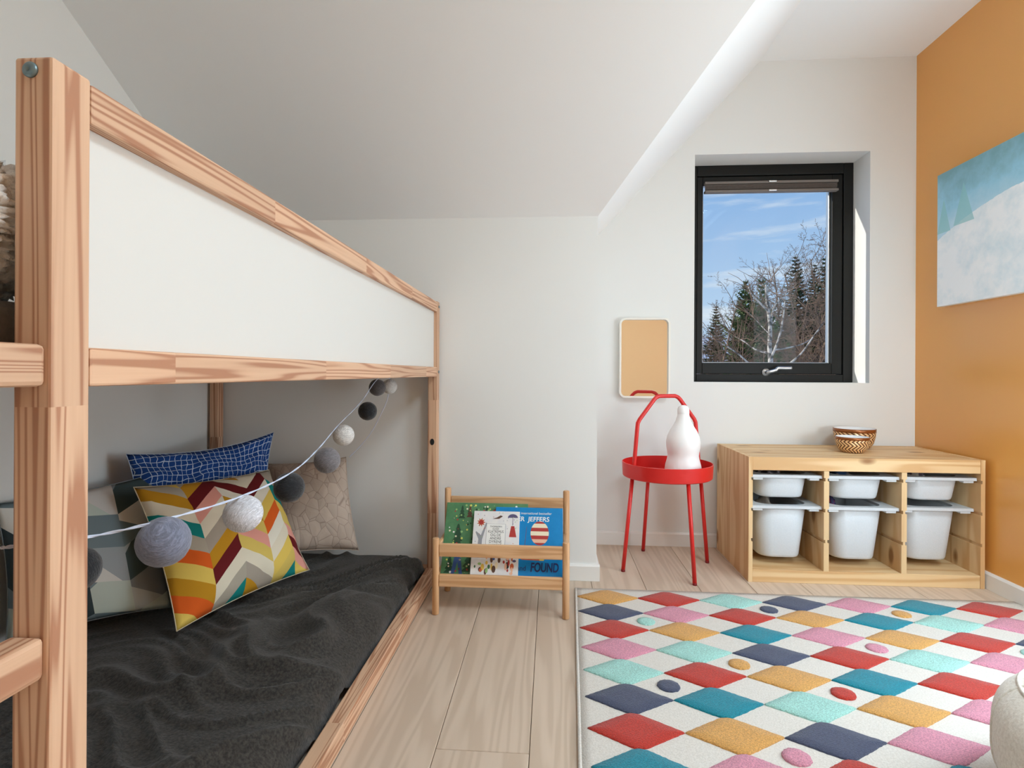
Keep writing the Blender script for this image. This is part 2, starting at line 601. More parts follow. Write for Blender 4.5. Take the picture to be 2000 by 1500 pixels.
# roof window added out of view to let the upper fill light in
win3 = struct(empty('added_roof_window', (0, 0, 0)))
bmw = ring_bm(.75, 1.65, -.15, .7, .05, .05, .05, .05, 0, .07)
bmesh.ops.transform(bmw, matrix=Matrix(((1, 0, 0, 0), (0, 0, 1, 0), (0, 1, 0, HC + .07), (0, 0, 0, 1))), verts=bmw.verts[:])
bmesh.ops.recalc_face_normals(bmw, faces=bmw.faces[:])
obj('outer_frame', bmw, M['trim'], win3)
box('pane', (.8, -.1, HC + .1), (1.6, .65, HC + .105), M['glass'], win3, bev=0)

# ================================================================== loft bed
XB, Y1, Y2 = -.4717, .492, 2.318
PW, PT = .0443, .039          # post along y, post along x
YN = Y2 - 2.09                # near end of the bed
XI = -1.461                   # back of the bed
bed = empty('loft_bed', (XB, Y1, 0))
tag(bed, 'pine loft bed with white side panel and ladder rungs', 'bed')
BO = Vector((XB, Y1, 0))


def bb(name, lo, hi, ax, parent=bed, m=None, bev=.003):
    return box(name, Vector(lo) - BO, Vector(hi) - BO, m or M['bed' + ax], parent, bev)


ZT = 1.16
posts = []
for y0 in (YN, Y1, Y2 - PW):
    posts.append(bb('post', (XB - PT, y0, 0), (XB, y0 + PW, ZT), 'Z'))
for y0 in (YN, Y2 - PT):
    bb('post', (XI, y0, 0), (XI + PT, y0 + PT, ZT), 'Z')
ya, yb = Y1 + PW + .0012, Y2 - PW
bb('top_rail', (XB - PT, ya, 1.116), (XB - .001, yb - .0008, 1.157), 'Y')
bb('lower_rail', (XB - PT, ya, .846), (XB - .001, yb - .0008, .886), 'Y')
bb('side_panel', (XB - .024, ya - .001, .884), (XB - .015, yb + .004, 1.118), 'Y', m=M['panel'], bev=.0005)
for i, z0 in enumerate((.847, .571, .295)):
    bb('ladder_rung', (XB - PT + .001, YN + PW + .0008, z0), (XB - .004, Y1 - .0008, z0 + .04), 'Y', bev=.005)
bb('floor_rail', (XB - .042, YN + PW + .0008, .004), (XB - .001, yb - .0008, .052), 'Y')
bb('floor_rail_end', (XI + PT + .001, Y2 - PT, .004), (XB - PT - .001, Y2 - .002, .052), 'X')
bb('floor_rail_end', (XI + PT + .001, YN, .004), (XB - PT - .001, YN + PT, .052), 'X')
for z0, z1 in ((.846, .886), (1.116, 1.157)):
    bb('back_rail', (XI, YN + PT + .001, z0), (XI + PT, Y2 - PT - .001, z1), 'Y')
    bb('end_rail', (XI + PT + .001, YN + .001, z0), (XB - PT - .001, YN + PT, z1), 'X')
    bb('end_rail', (XI + PT + .001, Y2 - PT, z0), (XB - PT - .001, Y2 - .002, z1), 'X')
bb('back_floor_rail', (XI, YN + PT + .001, .004), (XI + PT, Y2 - PT - .001, .052), 'Y')
for i in range(13):
    y0 = YN + .1 + i * .147
    bb('slat', (XI + PT + .002, y0, .86), (XB - PT - .002, y0 + .07, .876), 'X', bev=.002)


def bolt(loc, axis, r=.0075, parent=None):
    b_ = lathe_bm([(0, 0), (r, 0), (r, .0018), (r * .75, .0035), (r * .35, .0036), (r * .3, .0012), (0, .0012)], 20)
    mt = Matrix.Translation(Vector(loc) - BO)
    if axis == 'y': mt = mt @ Matrix.Rotation(R(90), 4, 'X')
    if axis == 'x': mt = mt @ Matrix.Rotation(R(90), 4, 'Y')
    bmesh.ops.transform(b_, matrix=mt, verts=b_.verts[:])
    return obj('bolt', b_, M['zinc'], parent or bed, True)


bolt((-.4935, Y1, 1.147), 'y', parent=posts[1])
for z_ in (1.139, .866):
    bolt((XB, Y2 - .02, z_), 'x', .006, parent=posts[2])
bmr = lathe_bm([(0, .0), (.009, .0), (.009, .0012), (0, .0012)], 20)
for v in bmr.verts: v.co.y *= 1.5
bmesh.ops.transform(bmr, matrix=Matrix.Translation(Vector((XB - .02, Y2 - PW, .575)) - BO) @ Matrix.Rotation(R(90), 4, 'X'), verts=bmr.verts[:])
obj('peg_hole', bmr, M['hole'], posts[2])

# ------------------------------------------------------------------ mattress and blanket on the floor bed
mat_ = empty('floor_mattress', (-.97, 1.3, .0))
tag(mat_, 'thin mattress lying under the loft bed, hidden by a charcoal blanket', 'mattress')
box('mattress_core', (-.44, -.95, .003), (.375, .93, .098), M['mattress'], mat_, .02, 3)


def blanket():
    nx, ny = 90, 190
    bm = bmesh.new()
    x0, x1, y0_, y1_ = -1.425, -.527, .26, 2.285
    vs = []
    for i in range(nx + 1):
        row = []
        for j in range(ny + 1):
            u, v = i / nx, j / ny
            # arc-length profile across x: flat top, then rounds down on the front side
            x_ = x0 + (x1 - x0) * u
            y_ = y0_ + (y1_ - y0_) * v
            z = .114
            s = max(0, (u - .86) / .14)
            x_ -= .0
            fold = 1 - (1 - s * s) ** .5 if s < 1 else 1
            z -= .082 * fold ** 1.1
            e = max(0, (v - .965) / .035)
            z -= .07 * (1 - (1 - min(e, 1) ** 2) ** .5)
            p = Vector((x_ * 3.0, y_ * 3.0, .3))
            wp = noise.noise(p * .75)
            q1 = (y_ - .5 * x_) * 4.0 + 2.2 * wp
            n1_ = noise.noise(Vector((q1, x_ * 1.9 + 4, .7)))
            n2_ = noise.noise(Vector((q1 * 2.1 + 7, x_ * 3.4 - y_, 3.3)))
            n3_ = noise.noise(Vector((x_ * 22, y_ * 22, 5.1)))
            big = noise.noise(Vector((x_ * 4, y_ * 4, 8.0)))
            amp = .3 + .7 * min(1, max(0, (u - .25) / .4))
            z += amp * (.032 * max(0, 1 - abs(n1_) * 5.0) ** 1.4 + .018 * max(0, 1 - abs(n2_) * 4.6) ** 1.4 + .0012 * n3_ + .010 * big) * (1 - .35 * s)
            if s > 0:
                x_ += (.016 * noise.noise(Vector((3.3, y_ * 7, 2.0))) + .012 * max(0, 1 - abs(n1_) * 4)) * s
            row.append(bm.verts.new((x_ + .965, y_ - 1.3, max(z, .02))))
        vs.append(row)
    for i in range(nx):
        for j in range(ny):
            bm.faces.new((vs[i][j], vs[i + 1][j], vs[i + 1][j + 1], vs[i][j + 1]))
    o = obj('throw_blanket', bm, M['blanket'], None, True)
    o.location = (-.965, 1.3, 0)
    sol = o.modifiers.new('thickness', 'SOLIDIFY')
    sol.thickness = .006
    sol.offset = -1
    return o


tag(blanket(), 'rumpled charcoal fleece blanket spread over the floor mattress', 'blanket')

# upper mattress and sheepskin on the loft
um = empty('loft_mattress', (-.97, 1.2, .877))
tag(um, 'grey mattress on the upper deck behind the white panel', 'mattress')
box('mattress_core', (-.43, -.9, 0), (.43, 1.05, .056), M['mattress'], um, .016, 3)


def sheepskin():
    bm = bmesh.new()
    bmesh.ops.create_icosphere(bm, subdivisions=6, radius=1)
    for v in bm.verts:
        n = v.co.normalized()
        p = Vector((n.x * .155, n.y * .22, n.z * .085))
        d1 = noise.cell_vector(n * 14)
        f = noise.fractal(n * 11, 1.0, 2.0, 4)
        vor = noise.voronoi(n * 17 + Vector((f, 0, f)) * .3)[0][0]
        p += n * (.008 * f + .024 * (.4 - vor) + .007 * (.3 - noise.voronoi(n * 34)[0][0]) * 2)
        p.z = max(p.z, -.083)
        v.co = p
    o = obj('sheepskin_throw', bm, M['sheep'], None, True)
    o.location = (-.67, .50, 1.018)
    return o


tag(sheepskin(), 'curly grey-beige sheepskin heaped on the loft mattress by the ladder', 'sheepskin')


# ------------------------------------------------------------------ cushions
def cushion(name, bl_, br_, tr_, tl_, thick, m, label, flip=1, seed=0, n=30, pinch=.035, wr=.006, back_mat=None):
    bl_, br_, tr_, tl_ = map(Vector, (bl_, br_, tr_, tl_))
    base = (bl_ + br_) / 2
    nrm = (br_ - bl_).cross(tl_ - bl_).normalized() * flip
    bm = bmesh.new()
    uvl = bm.loops.layers.uv.new('UVMap')
    S = [[], []]
    for sgn in (0, 1):
        for i in range(n + 1):
            row = []
            for j in range(n + 1):
                u, v = i / n, j / n
                if sgn and (i in (0, n) or j in (0, n)):
                    row.append(S[0][i][j])
                    continue
                cu, cv = 2 * u - 1, 2 * v - 1
                uu = u - pinch * cu * (1 - cv * cv) * abs(cu) * .9
                vv = v - pinch * cv * (1 - cu * cu) * abs(cv) * .9
                P = (bl_ * (1 - uu) + br_ * uu) * (1 - vv) + (tl_ * (1 - uu) + tr_ * uu) * vv
                h = max(0, (1 - abs(cu) ** 2.6) * (1 - abs(cv) ** 2.6)) ** .62
                q = Vector((u * 4 + seed, v * 4, seed * 2.1 + sgn * 5))
                edge = 1 - h
                h += wr / thick * 2 * noise.noise(q) * (.35 + edge) * (0 if h == 0 else 1)
                h += wr / thick * noise.noise(q * 3.1) * (0 if h == 0 else 1)
                row.append(bm.verts.new(P - base + nrm * (thick / 2 * h) * (1 if sgn == 0 else -1)))
            S[sgn].append(row)
        for i in range(n):
            for j in range(n):
                f = [S[sgn][i][j], S[sgn][i + 1][j], S[sgn][i + 1][j + 1], S[sgn][i][j + 1]]
                uv = [(i / n, j / n), ((i + 1) / n, j / n), ((i + 1) / n, (j + 1) / n), (i / n, (j + 1) / n)]
                if sgn:
                    f, uv = f[::-1], uv[::-1]
                fa = bm.faces.new(f)
                for lo, c in zip(fa.loops, uv):
                    lo[uvl].uv = c
    o = empty(name, base)
    obj('cover', bm, m, o, True)
    # stitched seam round the rim
    rim = []
    for i in range(0, n): rim.append((i / n, 0))
    for i in range(0, n): rim.append((1, i / n))
    for i in range(0, n): rim.append((1 - i / n, 1))
    for i in range(0, n + 1): rim.append((0, 1 - i / n))
    pts = []
    for u, v in rim:
        cu, cv = 2 * u - 1, 2 * v - 1
        uu = u - pinch * cu * (1 - cv * cv) * abs(cu) * .9
        vv = v - pinch * cv * (1 - cu * cu) * abs(cv) * .9
        pts.append((bl_ * (1 - uu) + br_ * uu) * (1 - vv) + (tl_ * (1 - uu) + tr_ * uu) * vv - base)
    obj('seam', tube_bm(pts, .0014, 6), back_mat or m, o, True)
    return tag(o, label, 'cushion')


def math_(t, op, a, b=None):
    n = N(t, 'ShaderNodeMath', operation=op)
    for i, s in enumerate((a, b)):
        if s is None: continue
        if isinstance(s, (int, float)): n.inputs[i].default_value = s
        else: t.links.new(s, n.inputs[i])
    return n.outputs[0]


def uvsep(t, rot=0, loc=(0, 0, 0)):
    c = N(t, 'ShaderNodeTexCoord')
    mp_ = N(t, 'ShaderNodeMapping')
    mp_.inputs['Rotation'].default_value = (0, 0, rot)
    mp_.inputs['Location'].default_value = loc
    t.links.new(c.outputs['UV'], mp_.inputs[0])
    s = N(t, 'ShaderNodeSeparateXYZ')
    t.links.new(mp_.outputs[0], s.inputs[0])
    return s.outputs[0], s.outputs[1], mp_.outputs[0]


def cell_hash(t, a, b, seed=0):
    cb = N(t, 'ShaderNodeCombineXYZ')
    t.links.new(a, cb.inputs[0])
    t.links.new(b, cb.inputs[1])
    cb.inputs[2].default_value = seed
    wn = N(t, 'ShaderNodeTexWhiteNoise', noise_dimensions='3D')
    t.links.new(cb.outputs[0], wn.inputs['Vector'])
    return wn.outputs['Value']


def weave(t, b, strength=.15):
    c = N(t, 'ShaderNodeTexCoord')
    n = N(t, 'ShaderNodeTexNoise', Scale=500.0, Detail=2.0)
    t.links.new(c.outputs['Object'], n.inputs[0])
    bump(t, b, n.outputs[0], strength, .001)


def chevron_mat():
    m, t, b = material('chevron_print', rough=.85, spec=.2)
    u, v, _ = uvsep(t)
    cu = math_(t, 'MULTIPLY', u, 4.6)
    ci = math_(t, 'FLOOR', cu)
    tri = math_(t, 'PINGPONG', cu, 1.0)
    row = math_(t, 'ADD', math_(t, 'MULTIPLY', v, 9.0), math_(t, 'MULTIPLY', tri, 1.7))
    ri = math_(t, 'FLOOR', row)
    hsh = cell_hash(t, ci, ri, 4.0)
    cols = [(226, 218, 196), (176, 168, 152), (226, 196, 96), (194, 142, 34), (232, 228, 212), (222, 98, 34), (104, 26, 30), (20, 132, 128), (228, 160, 146), (216, 190, 100), (170, 160, 146)]
    r_ = ramp(t, hsh, [(i / len(cols), lin(*c)) for i, c in enumerate(cols)], 'CONSTANT')
    t.links.new(r_.outputs[0], b.inputs['Base Color'])
    weave(t, b)
    return m


def geo_mat():
    m, t, b = material('grey_geometric_print', rough=.88, spec=.2)
    u, v, _ = uvsep(t, rot=-.12)
    a = math_(t, 'MULTIPLY', u, 4.0)
    ai = math_(t, 'FLOOR', a)
    af = math_(t, 'FRACT', a)
    sgn = math_(t, 'PINGPONG', a, 1.0)
    vv = math_(t, 'ADD', math_(t, 'MULTIPLY', v, 4.0), math_(t, 'MULTIPLY', sgn, .33))
    vi = math_(t, 'FLOOR', vv)
    vf = math_(t, 'FRACT', vv)
    par = math_(t, 'PINGPONG', math_(t, 'ADD', ai, vi), 1.0)
    d1 = math_(t, 'GREATER_THAN', math_(t, 'ADD', vf, math_(t, 'MULTIPLY', math_(t, 'SUBTRACT', math_(t, 'MULTIPLY', par, 2.0), 1.0), af)), .8)
    cell = math_(t, 'ADD', vi, math_(t, 'MULTIPLY', d1, .37))
    hsh = cell_hash(t, ai, cell, 2.0)
    cols = [(214, 212, 208), (164, 172, 176), (110, 128, 134), (72, 88, 90), (190, 196, 194), (138, 146, 150), (60, 72, 76), (220, 220, 214), (122, 138, 144), (196, 208, 198)]
    r_ = ramp(t, hsh, [(i / len(cols), lin(*c)) for i, c in enumerate(cols)], 'CONSTANT')
    t.links.new(r_.outputs[0], b.inputs['Base Color'])
    weave(t, b)
    return m


def grid_mat():
    m, t, b = material('blue_grid_print', rough=.85, spec=.2)
    u, v, vec = uvsep(t)
    n = N(t, 'ShaderNodeTexNoise', Scale=5.0, Detail=2.0)
    t.links.new(vec, n.inputs[0])
    nn = math_(t, 'MULTIPLY', math_(t, 'SUBTRACT', n.outputs[0], .5), 2.4)
    n2 = N(t, 'ShaderNodeTexNoise', Scale=26.0, Detail=2.0)
    t.links.new(vec, n2.inputs[0])
    lines = None
    for src, k in ((u, 27.0), (v, 20.0)):
        f = math_(t, 'FRACT', math_(t, 'ADD', math_(t, 'MULTIPLY', src, k), nn))
        ln = math_(t, 'LESS_THAN', f, math_(t, 'MULTIPLY', n2.outputs[0], .22))
        lines = ln if lines is None else math_(t, 'MAXIMUM', lines, ln)
    mx = N(t, 'ShaderNodeMix', data_type='RGBA')
    t.links.new(lines, mx.inputs[0])
    mx.inputs[6].default_value = lin(28, 68, 136)
    mx.inputs[7].default_value = lin(186, 204, 226)
    t.links.new(mx.outputs[2], b.inputs['Base Color'])
    weave(t, b)
    return m


def leaf_mat():
    m, t, b = material('taupe_stitched_cloth', lin(176, 160, 148), .9, .2)
    u, v, vec = uvsep(t)
    vo = N(t, 'ShaderNodeTexVoronoi', Scale=9.0, feature='DISTANCE_TO_EDGE')
    t.links.new(vec, vo.inputs[0])
    vc = N(t, 'ShaderNodeTexVoronoi', Scale=9.0)
    t.links.new(vec, vc.inputs[0])
    r_ = ramp(t, vo.outputs['Distance'], [(.0, lin(146, 128, 116)), (.03, lin(184, 168, 154))])
    hs = N(t, 'ShaderNodeHueSaturation')
    t.links.new(r_.outputs[0], hs.inputs['Color'])
    sp = N(t, 'ShaderNodeSeparateXYZ')
    t.links.new(vc.outputs['Color'], sp.inputs[0])
    t.links.new(math_(t, 'ADD', math_(t, 'MULTIPLY', sp.outputs[0], .16), .92), hs.inputs['Value'])
    t.links.new(hs.outputs[0], b.inputs['Base Color'])
    bump(t, b, vo.outputs['Distance'], .5, .006)
    return m


cushion('taupe_cushion', (-1.06, 2.0, .175), (-.765, 2.17, .15), (-.845, 2.24, .512), (-1.19, 2.23, .48), .12, leaf_mat(),
        'taupe cushion with tone-on-tone stitched patches, leaning on the grey wall', seed=3)
cushion('blue_cushion', (-1.33, 1.62, .22), (-1.05, 2.08, .2), (-1.135, 2.20, .615), (-1.395, 1.73, .59), .11, grid_mat(),
        'blue cushion with white hand-drawn grid, propped in the corner', seed=9, wr=.034, pinch=.08)
cushion('grey_cushion', (-1.395, 1.33, .16), (-1.13, 1.585, .155), (-1.33, 1.81, .52), (-1.445, 1.345, .515), .12, geo_mat(),
        'grey and white cushion with large geometric patches beside the post', seed=14, back_mat=noise_mat('grey_thread', lin(120, 128, 130), lin(130, 138, 140), 90, .9, 0))
cushion('navy_cushion', (-1.17, .80, .15), (-1.25, 1.2, .15), (-1.42, 1.25, .46), (-1.40, .84, .47), .1,
        noise_mat('navy_cloth', lin(28, 32, 44), lin(38, 44, 58), 90, .9, .3), 'plain dark navy cushion half hidden behind the ladder post', seed=21)
cushion('chevron_cushion', (-1.02, 1.45, .15), (-.865, 1.94, .15), (-1.07, 2.04, .49), (-1.245, 1.575, .515), .15, chevron_mat(),
        'multicoloured chevron cushion in ochre, teal, orange and maroon', seed=5, wr=.012, back_mat=noise_mat('cream_thread', lin(196, 186, 160), lin(206, 196, 170), 90, .9, 0))

# ------------------------------------------------------------------ string of cotton ball lights
sl = empty('string_lights', (-.5, 1.2, .5))
tag(sl, 'cotton ball string lights hanging under the loft bed on white cord', 'string lights')
SO = Vector((-.5, 1.2, .5))


def cotton(name, c):
    m, t, b = material(name, lin(*c), .85, .3, sheen=.3)
    co = N(t, 'ShaderNodeTexCoord')
    hts = None
    for i, rt in enumerate(((.3, .2, 0), (1.2, .5, .9), (2.2, 1.4, .3))):
        mp_ = N(t, 'ShaderNodeMapping')
        mp_.inputs['Rotation'].default_value = rt
        mp_.inputs['Scale'].default_value = (1, 1, 5)
        t.links.new(co.outputs['Object'], mp_.inputs[0])
        n = N(t, 'ShaderNodeTexNoise', Scale=90.0, Detail=2.0, Distortion=1.2)
        t.links.new(mp_.outputs[0], n.inputs[0])
        hts = n.outputs[0] if hts is None else math_(t, 'MAXIMUM', hts, n.outputs[0])
    lo = lin(*[int(v * .86) for v in c])
    hi = lin(*[min(255, int(v * 1.06 + 6)) for v in c])
    r_ = ramp(t, hts, [(.5, lo), (.75, hi)])
    t.links.new(r_.outputs[0], b.inputs['Base Color'])
    bump(t, b, hts, .8, .002)
    return m


CM = {k: cotton('cotton_' + k, c) for k, c in dict(slate=(120, 126, 146), white=(222, 224, 232), black=(30, 32, 36), grey=(122, 118, 122), ash=(92, 88, 88), ivory=(232, 230, 226)).items()}
bmb = bmesh.new()
bmesh.ops.create_icosphere(bmb, subdivisions=5, radius=.03)
for v in bmb.verts:
    n_ = v.co.normalized()
    v.co = n_ * (.03 + .0006 * noise.noise(n_ * 4) + .00025 * noise.noise(n_ * 22))
ball_me = bpy.data.meshes.new('cotton_ball')
bmb.to_mesh(ball_me)
bmb.free()
for p in ball_me.polygons: p.use_smooth = True
balls = [(148, 1112, .76, 'black'), (320, 1058, .68, 'slate'), (475, 1003, .9, 'white'), (565, 952, 1.12, 'black'), (639, 899, 1.3, 'grey'),
         (671, 850, 1.6, 'ivory'), (718, 803, 1.8, 'black'), (737, 757, 2.0, 'ash'), (761, 755, 2.25, 'ivory')]
for px, py, d, k in balls:
    me = ball_me.copy()
    o = link('cotton_ball', me, CM[k], sl)
    o.location = at(px, py, d) - SO
    o.rotation_euler = (random.random() * 6, random.random() * 6, 0)
    tag(o, {'slate': 'slate blue-grey', 'white': 'cool white', 'black': 'black', 'grey': 'mid grey', 'ash': 'dark ash grey', 'ivory': 'warm white'}[k] + ' thread-wound ball')
cord_m = material('white_cord', lin(206, 216, 236), .6)[0]
cp = [at(*q) for q in ((-60, 1080, .5), (0, 1070, .536), (27, 1067, .548), (177, 1048, .635), (325, 1014, .69), (475, 968, .9), (570, 922, 1.12), (620, 878, 1.3), (661, 830, 1.6), (705, 785, 1.8), (738, 740, 2.0), (762, 739, 2.25))]
cpath = catmull(cp, 10)
for ph in (0, math.pi):       # two twisted wires
    tw = []
    for i, p in enumerate(cpath):
        a_ = i * .9 + ph
        tw.append(p - SO + Vector((0, math.cos(a_), math.sin(a_))) * .0009)
    obj('cord', tube_bm(tw, .0011, 6), cord_m, sl, True)
tail = catmull([at(762, 739, 2.25), at(757, 778, 2.25), at(741, 815, 2.25), at(724, 846, 2.25), at(702, 873, 2.25), at(682, 893, 2.24)], 8)
obj('cord_tail', tube_bm([p - SO for p in tail], .0015, 6), cord_m, sl, True)

# ================================================================== book rack
rk = empty('book_rack', (-.175, 2.0, 0))
tag(rk, 'small beech display rack holding picture books by the bed', 'book rack')
RO = Vector((-.175, 2.0, 0))
fx0, fx1, fyy = -.408, .056, 1.958
rx0, rx1, ryy = -.405, .062, 2.175
for x_, y_, h_ in ((fx0, fyy, .272), (fx1, fyy, .268), (rx0, ryy, .407), (rx1, ryy, .404)):
    b_ = lathe_bm([(0, 0), (.0105, 0), (.0125, .002), (.0125, h_ - .003), (.0105, h_), (0, h_)], 24)
    bmesh.ops.transform(b_, matrix=Matrix.Translation(Vector((x_, y_, 0)) - RO), verts=b_.verts[:])
    obj('leg', b_, M['rackZ'], rk, True)


def rb(name, lo, hi, ax):
    return box(name, Vector(lo) - RO, Vector(hi) - RO, M['rack' + ax], rk, .003)


rb('front_slat', (fx0 + .012, fyy - .007, .207), (fx1 - .012, fyy + .007, .253), 'X')
rb('front_slat', (fx0 + .012, fyy - .007, .1), (fx1 - .012, fyy + .007, .144), 'X')
rb('back_slat', (rx0 + .012, ryy - .007, .335), (rx1 - .012, ryy + .007, .375), 'X')
rb('bottom_slat', (fx0 + .012, fyy + .009, .1), (fx1 - .012, fyy + .075, .112), 'X')
for x_ in (fx0, fx1):
    rb('side_bar', (x_ - .006, fyy + .012, .1), (x_ + .006, ryy - .012, .135), 'Y')
    tube('side_arm', [Vector((x_, fyy + .008, .232)) - RO, Vector((x_, ryy - .008, .232)) - RO], .008, M['rackY'], rk)

# books: local x = right, y = up the cover, z = out of the cover
TILT = R(60.5)
NB = Vector((0, -math.sin(TILT), math.cos(TILT)))      # out of the cover
UB = Vector((0, math.cos(TILT), math.sin(TILT)))       # up the cover
BASE = Vector((0, fyy + .046, .114))
paper = material('book_pages', lin(236, 230, 216), .8)[0]


def flat_shape(name, pts, z, m, parent):
    bm = bmesh.new()
    bm.faces.new([bm.verts.new((x_, y_, z)) for x_, y_ in pts])
    return obj(name, bm, m, parent)


def ell(cx, cy, rx, ry, k=18, a0=0, a1=360):
    return [(cx + rx * math.cos(R(a0 + (a1 - a0) * i / k)), cy + ry * math.sin(R(a0 + (a1 - a0) * i / k))) for i in range(k + (0 if a1 - a0 == 360 else 1))]


def text(name, s, x_, y_, size, z, m, parent, shear=0, bold=0, align='CENTER', sx=1):
    cu = bpy.data.curves.new(name, 'FONT')
    cu.body = s
    cu.size = size
    cu.align_x = align
    cu.shear = shear
    cu.offset = bold
    tmp = bpy.data.objects.new(name, cu)
    COL.objects.link(tmp)
    dg = bpy.context.evaluated_depsgraph_get()
    me = bpy.data.meshes.new_from_object(tmp.evaluated_get(dg))
    bpy.data.objects.remove(tmp)
    for v in me.vertices:
        v.co.x *= sx
    me.transform(Matrix.Translation((x_, y_, z)))
    me.materials.clear()
    return link(name, me, m, parent)


def book(name, px_l, px_r, py_top, z0, thick, cover, label):
    org = BASE + NB * (z0 + thick)
    c0 = onplane(px_l, py_top, org, NB)
    c1 = onplane(px_r, py_top, org, NB)
    wd = c1.x - c0.x
    ht = (c0 - BASE).dot(UB)
    root = empty(name, (c0.x, BASE.y + NB.y * z0, BASE.z + NB.z * z0), (TILT, 0, 0))
    tag(root, label, 'book', 'picture books in the rack')
    box('back_cover', (0, 0, 0), (wd, ht, .002), cover, root, .0006, 1)
    box('pages', (.003, .003, .0021), (wd - .004, ht - .003, thick - .0021), paper, root, .0003, 1)
    box('spine', (-.0015, 0, .0002), (.0016, ht, thick - .0002), cover, root, .0006, 1)
    fc = box('front_cover', (0, 0, thick - .002), (wd, ht, thick), cover, root, .0006, 1)
    return root, fc, wd, ht, thick + .0003


def flatm(name, c):
    return material(name, lin(*c), .55)[0]


INK = {k: flatm('ink_' + k, c) for k, c in dict(black=(28, 28, 30), white=(240, 240, 236), dgreen=(34, 74, 48), mgreen=(60, 112, 72), lgreen=(150, 190, 120), red=(176, 48, 42), rust=(196, 92, 48),
                                               brown=(92, 60, 44), cream=(238, 226, 196), yellow=(224, 190, 84), blue=(52, 84, 140), navy=(18, 38, 96), purple=(92, 84, 120), grey=(150, 152, 158), peach=(236, 186, 156), sky=(70, 140, 190), lyel=(214, 220, 110)).items()}
# green forest book
g, fc, wd, ht, zt = book('picture_book', 874.5, 1031.5, 981, 0, .011, noise_mat('green_cover', lin(78, 128, 88), lin(92, 142, 98), 30, .5, 0), 'green picture book with forest cover, behind the other two')
rn = random.Random(11)


def fir(cx, cy, w_, h_, m, z, parent):
    pts = []
    for i in range(4):
        y0_ = cy + h_ * i / 4
        ww = w_ * (1 - i / 4.6)
        pts.append((cx + ww, y0_))
        pts.append((cx + ww * .45, y0_ + h_ * .2))
    pts.append((cx, cy + h_))
    pts += [(2 * cx - a, b) for a, b in reversed(pts[:-1])]
    return flat_shape('printed_tree', pts, z, m, parent)


for cx, cy, w_, h_, k in ((.05, .11, .024, .085, 'dgreen'), (.028, .015, .02, .06, 'dgreen'), (.1, .02, .03, .075, 'dgreen'), (.138, .03, .022, .06, 'mgreen'), (.06, .215, .014, .05, 'dgreen'), (.09, .22, .012, .055, 'brown'), (.115, .215, .013, .04, 'dgreen'), (.155, .225, .013, .04, 'dgreen')):
    if cx + w_ < wd: fir(cx, cy, w_, min(h_, ht - cy - .005), INK[k], zt, fc)
for i in range(190):
    cx, cy = rn.uniform(.012, wd - .012), rn.uniform(.01, ht - .01)
    if .09 < cy < .16 and cx > .07: continue
    s_ = rn.uniform(.0014, .0046)
    flat_shape('printed_flower', ell(cx, cy, s_, s_, 8), zt + .0002, INK[rn.choice(['white', 'lgreen', 'cream', 'red', 'dgreen', 'dgreen', 'lyel'])], fc)
flat_shape('printed_toadstool', ell(.19 if wd > .2 else wd * .6, ht - .035, .014, .011, 16, 0, 180), zt + .0002, INK['red'], fc)
flat_shape('printed_figure', [(.035, 0.012), (.045, .075), (.068, .075), (.078, .012), (.066, .012), (.057, .055), (.048, .012)], zt + .0002, INK['blue'], fc)
flat_shape('printed_figure', [(.043, .075), (.041, .115), (.071, .115), (.07, .075)], zt + .0002, INK['brown'], fc)
text('title', 'Evo', .098, .135, .05, zt + .0003, INK['dgreen'], fc, shear=.35, align='LEFT', sx=.9)
text('title', 'LDO', .1, .102, .026, zt + .0003, INK['lyel'], fc, align='LEFT')
# blue book
bk, fc, wd, ht, zt = book('picture_book', 969.5, 1099, 990, .0125, .011, noise_mat('blue_cover', lin(0, 126, 190), lin(8, 134, 198), 20, .4, 0), 'bright blue picture book with FOUND lettered at its foot')
text('byline', 'from international bestseller', wd * .55, ht - .026, .0125, zt, INK['white'], fc, align='CENTER', shear=.1)
text('author', 'OLIVER  JEFFERS', wd * .8, ht - .052, .0245, zt, INK['white'], fc, align='RIGHT', bold=.0003, shear=.08)
text('title', 'FOUND', wd * .53, .026, .044, zt, INK['navy'], fc, align='LEFT', bold=.0012, sx=.66, shear=.12)
text('title', 'and', wd * .34, .028, .026, zt, INK['navy'], fc, align='LEFT', sx=.9)
# plain striped balloon over a small orange boat: a neutral stand-in picture
bc = (wd * .66, ht * .63)
bw, bh = .034, .044
flat_shape('printed_balloon', ell(bc[0], bc[1], bw, bh, 28), zt, INK['red'], fc)
for y0_, y1_, k in ((.45, .8, 'cream'), (-.2, .15, 'cream'), (-.8, -.5, 'peach')):
    top = [(bc[0] + bw * math.sqrt(1 - f_ * f_) * sg, bc[1] + bh * f_) for sg, fs in ((1, [y0_ + (y1_ - y0_) * i / 5 for i in range(6)]), (-1, [y1_ - (y1_ - y0_) * i / 5 for i in range(6)])) for f_ in fs]
    flat_shape('printed_stripe', top, zt + .0001, INK[k], fc)
flat_shape('printed_basket', [(bc[0] - .014, bc[1] - bh - .03), (bc[0] + .014, bc[1] - bh - .03), (bc[0] + .018, bc[1] - bh - .004), (bc[0] - .018, bc[1] - bh - .004)], zt, INK['red'], fc)
flat_shape('printed_boat', [(wd * .36, .083), (wd * .4, .066), (wd * .72, .064), (wd * .77, .083)], zt + .0001, INK['rust'], fc)
flat_shape('printed_boat_bow', [(wd * .66, .083), (wd * .66, .064), (wd * .72, .064), (wd * .77, .083)], zt + .0002, INK['yellow'], fc)
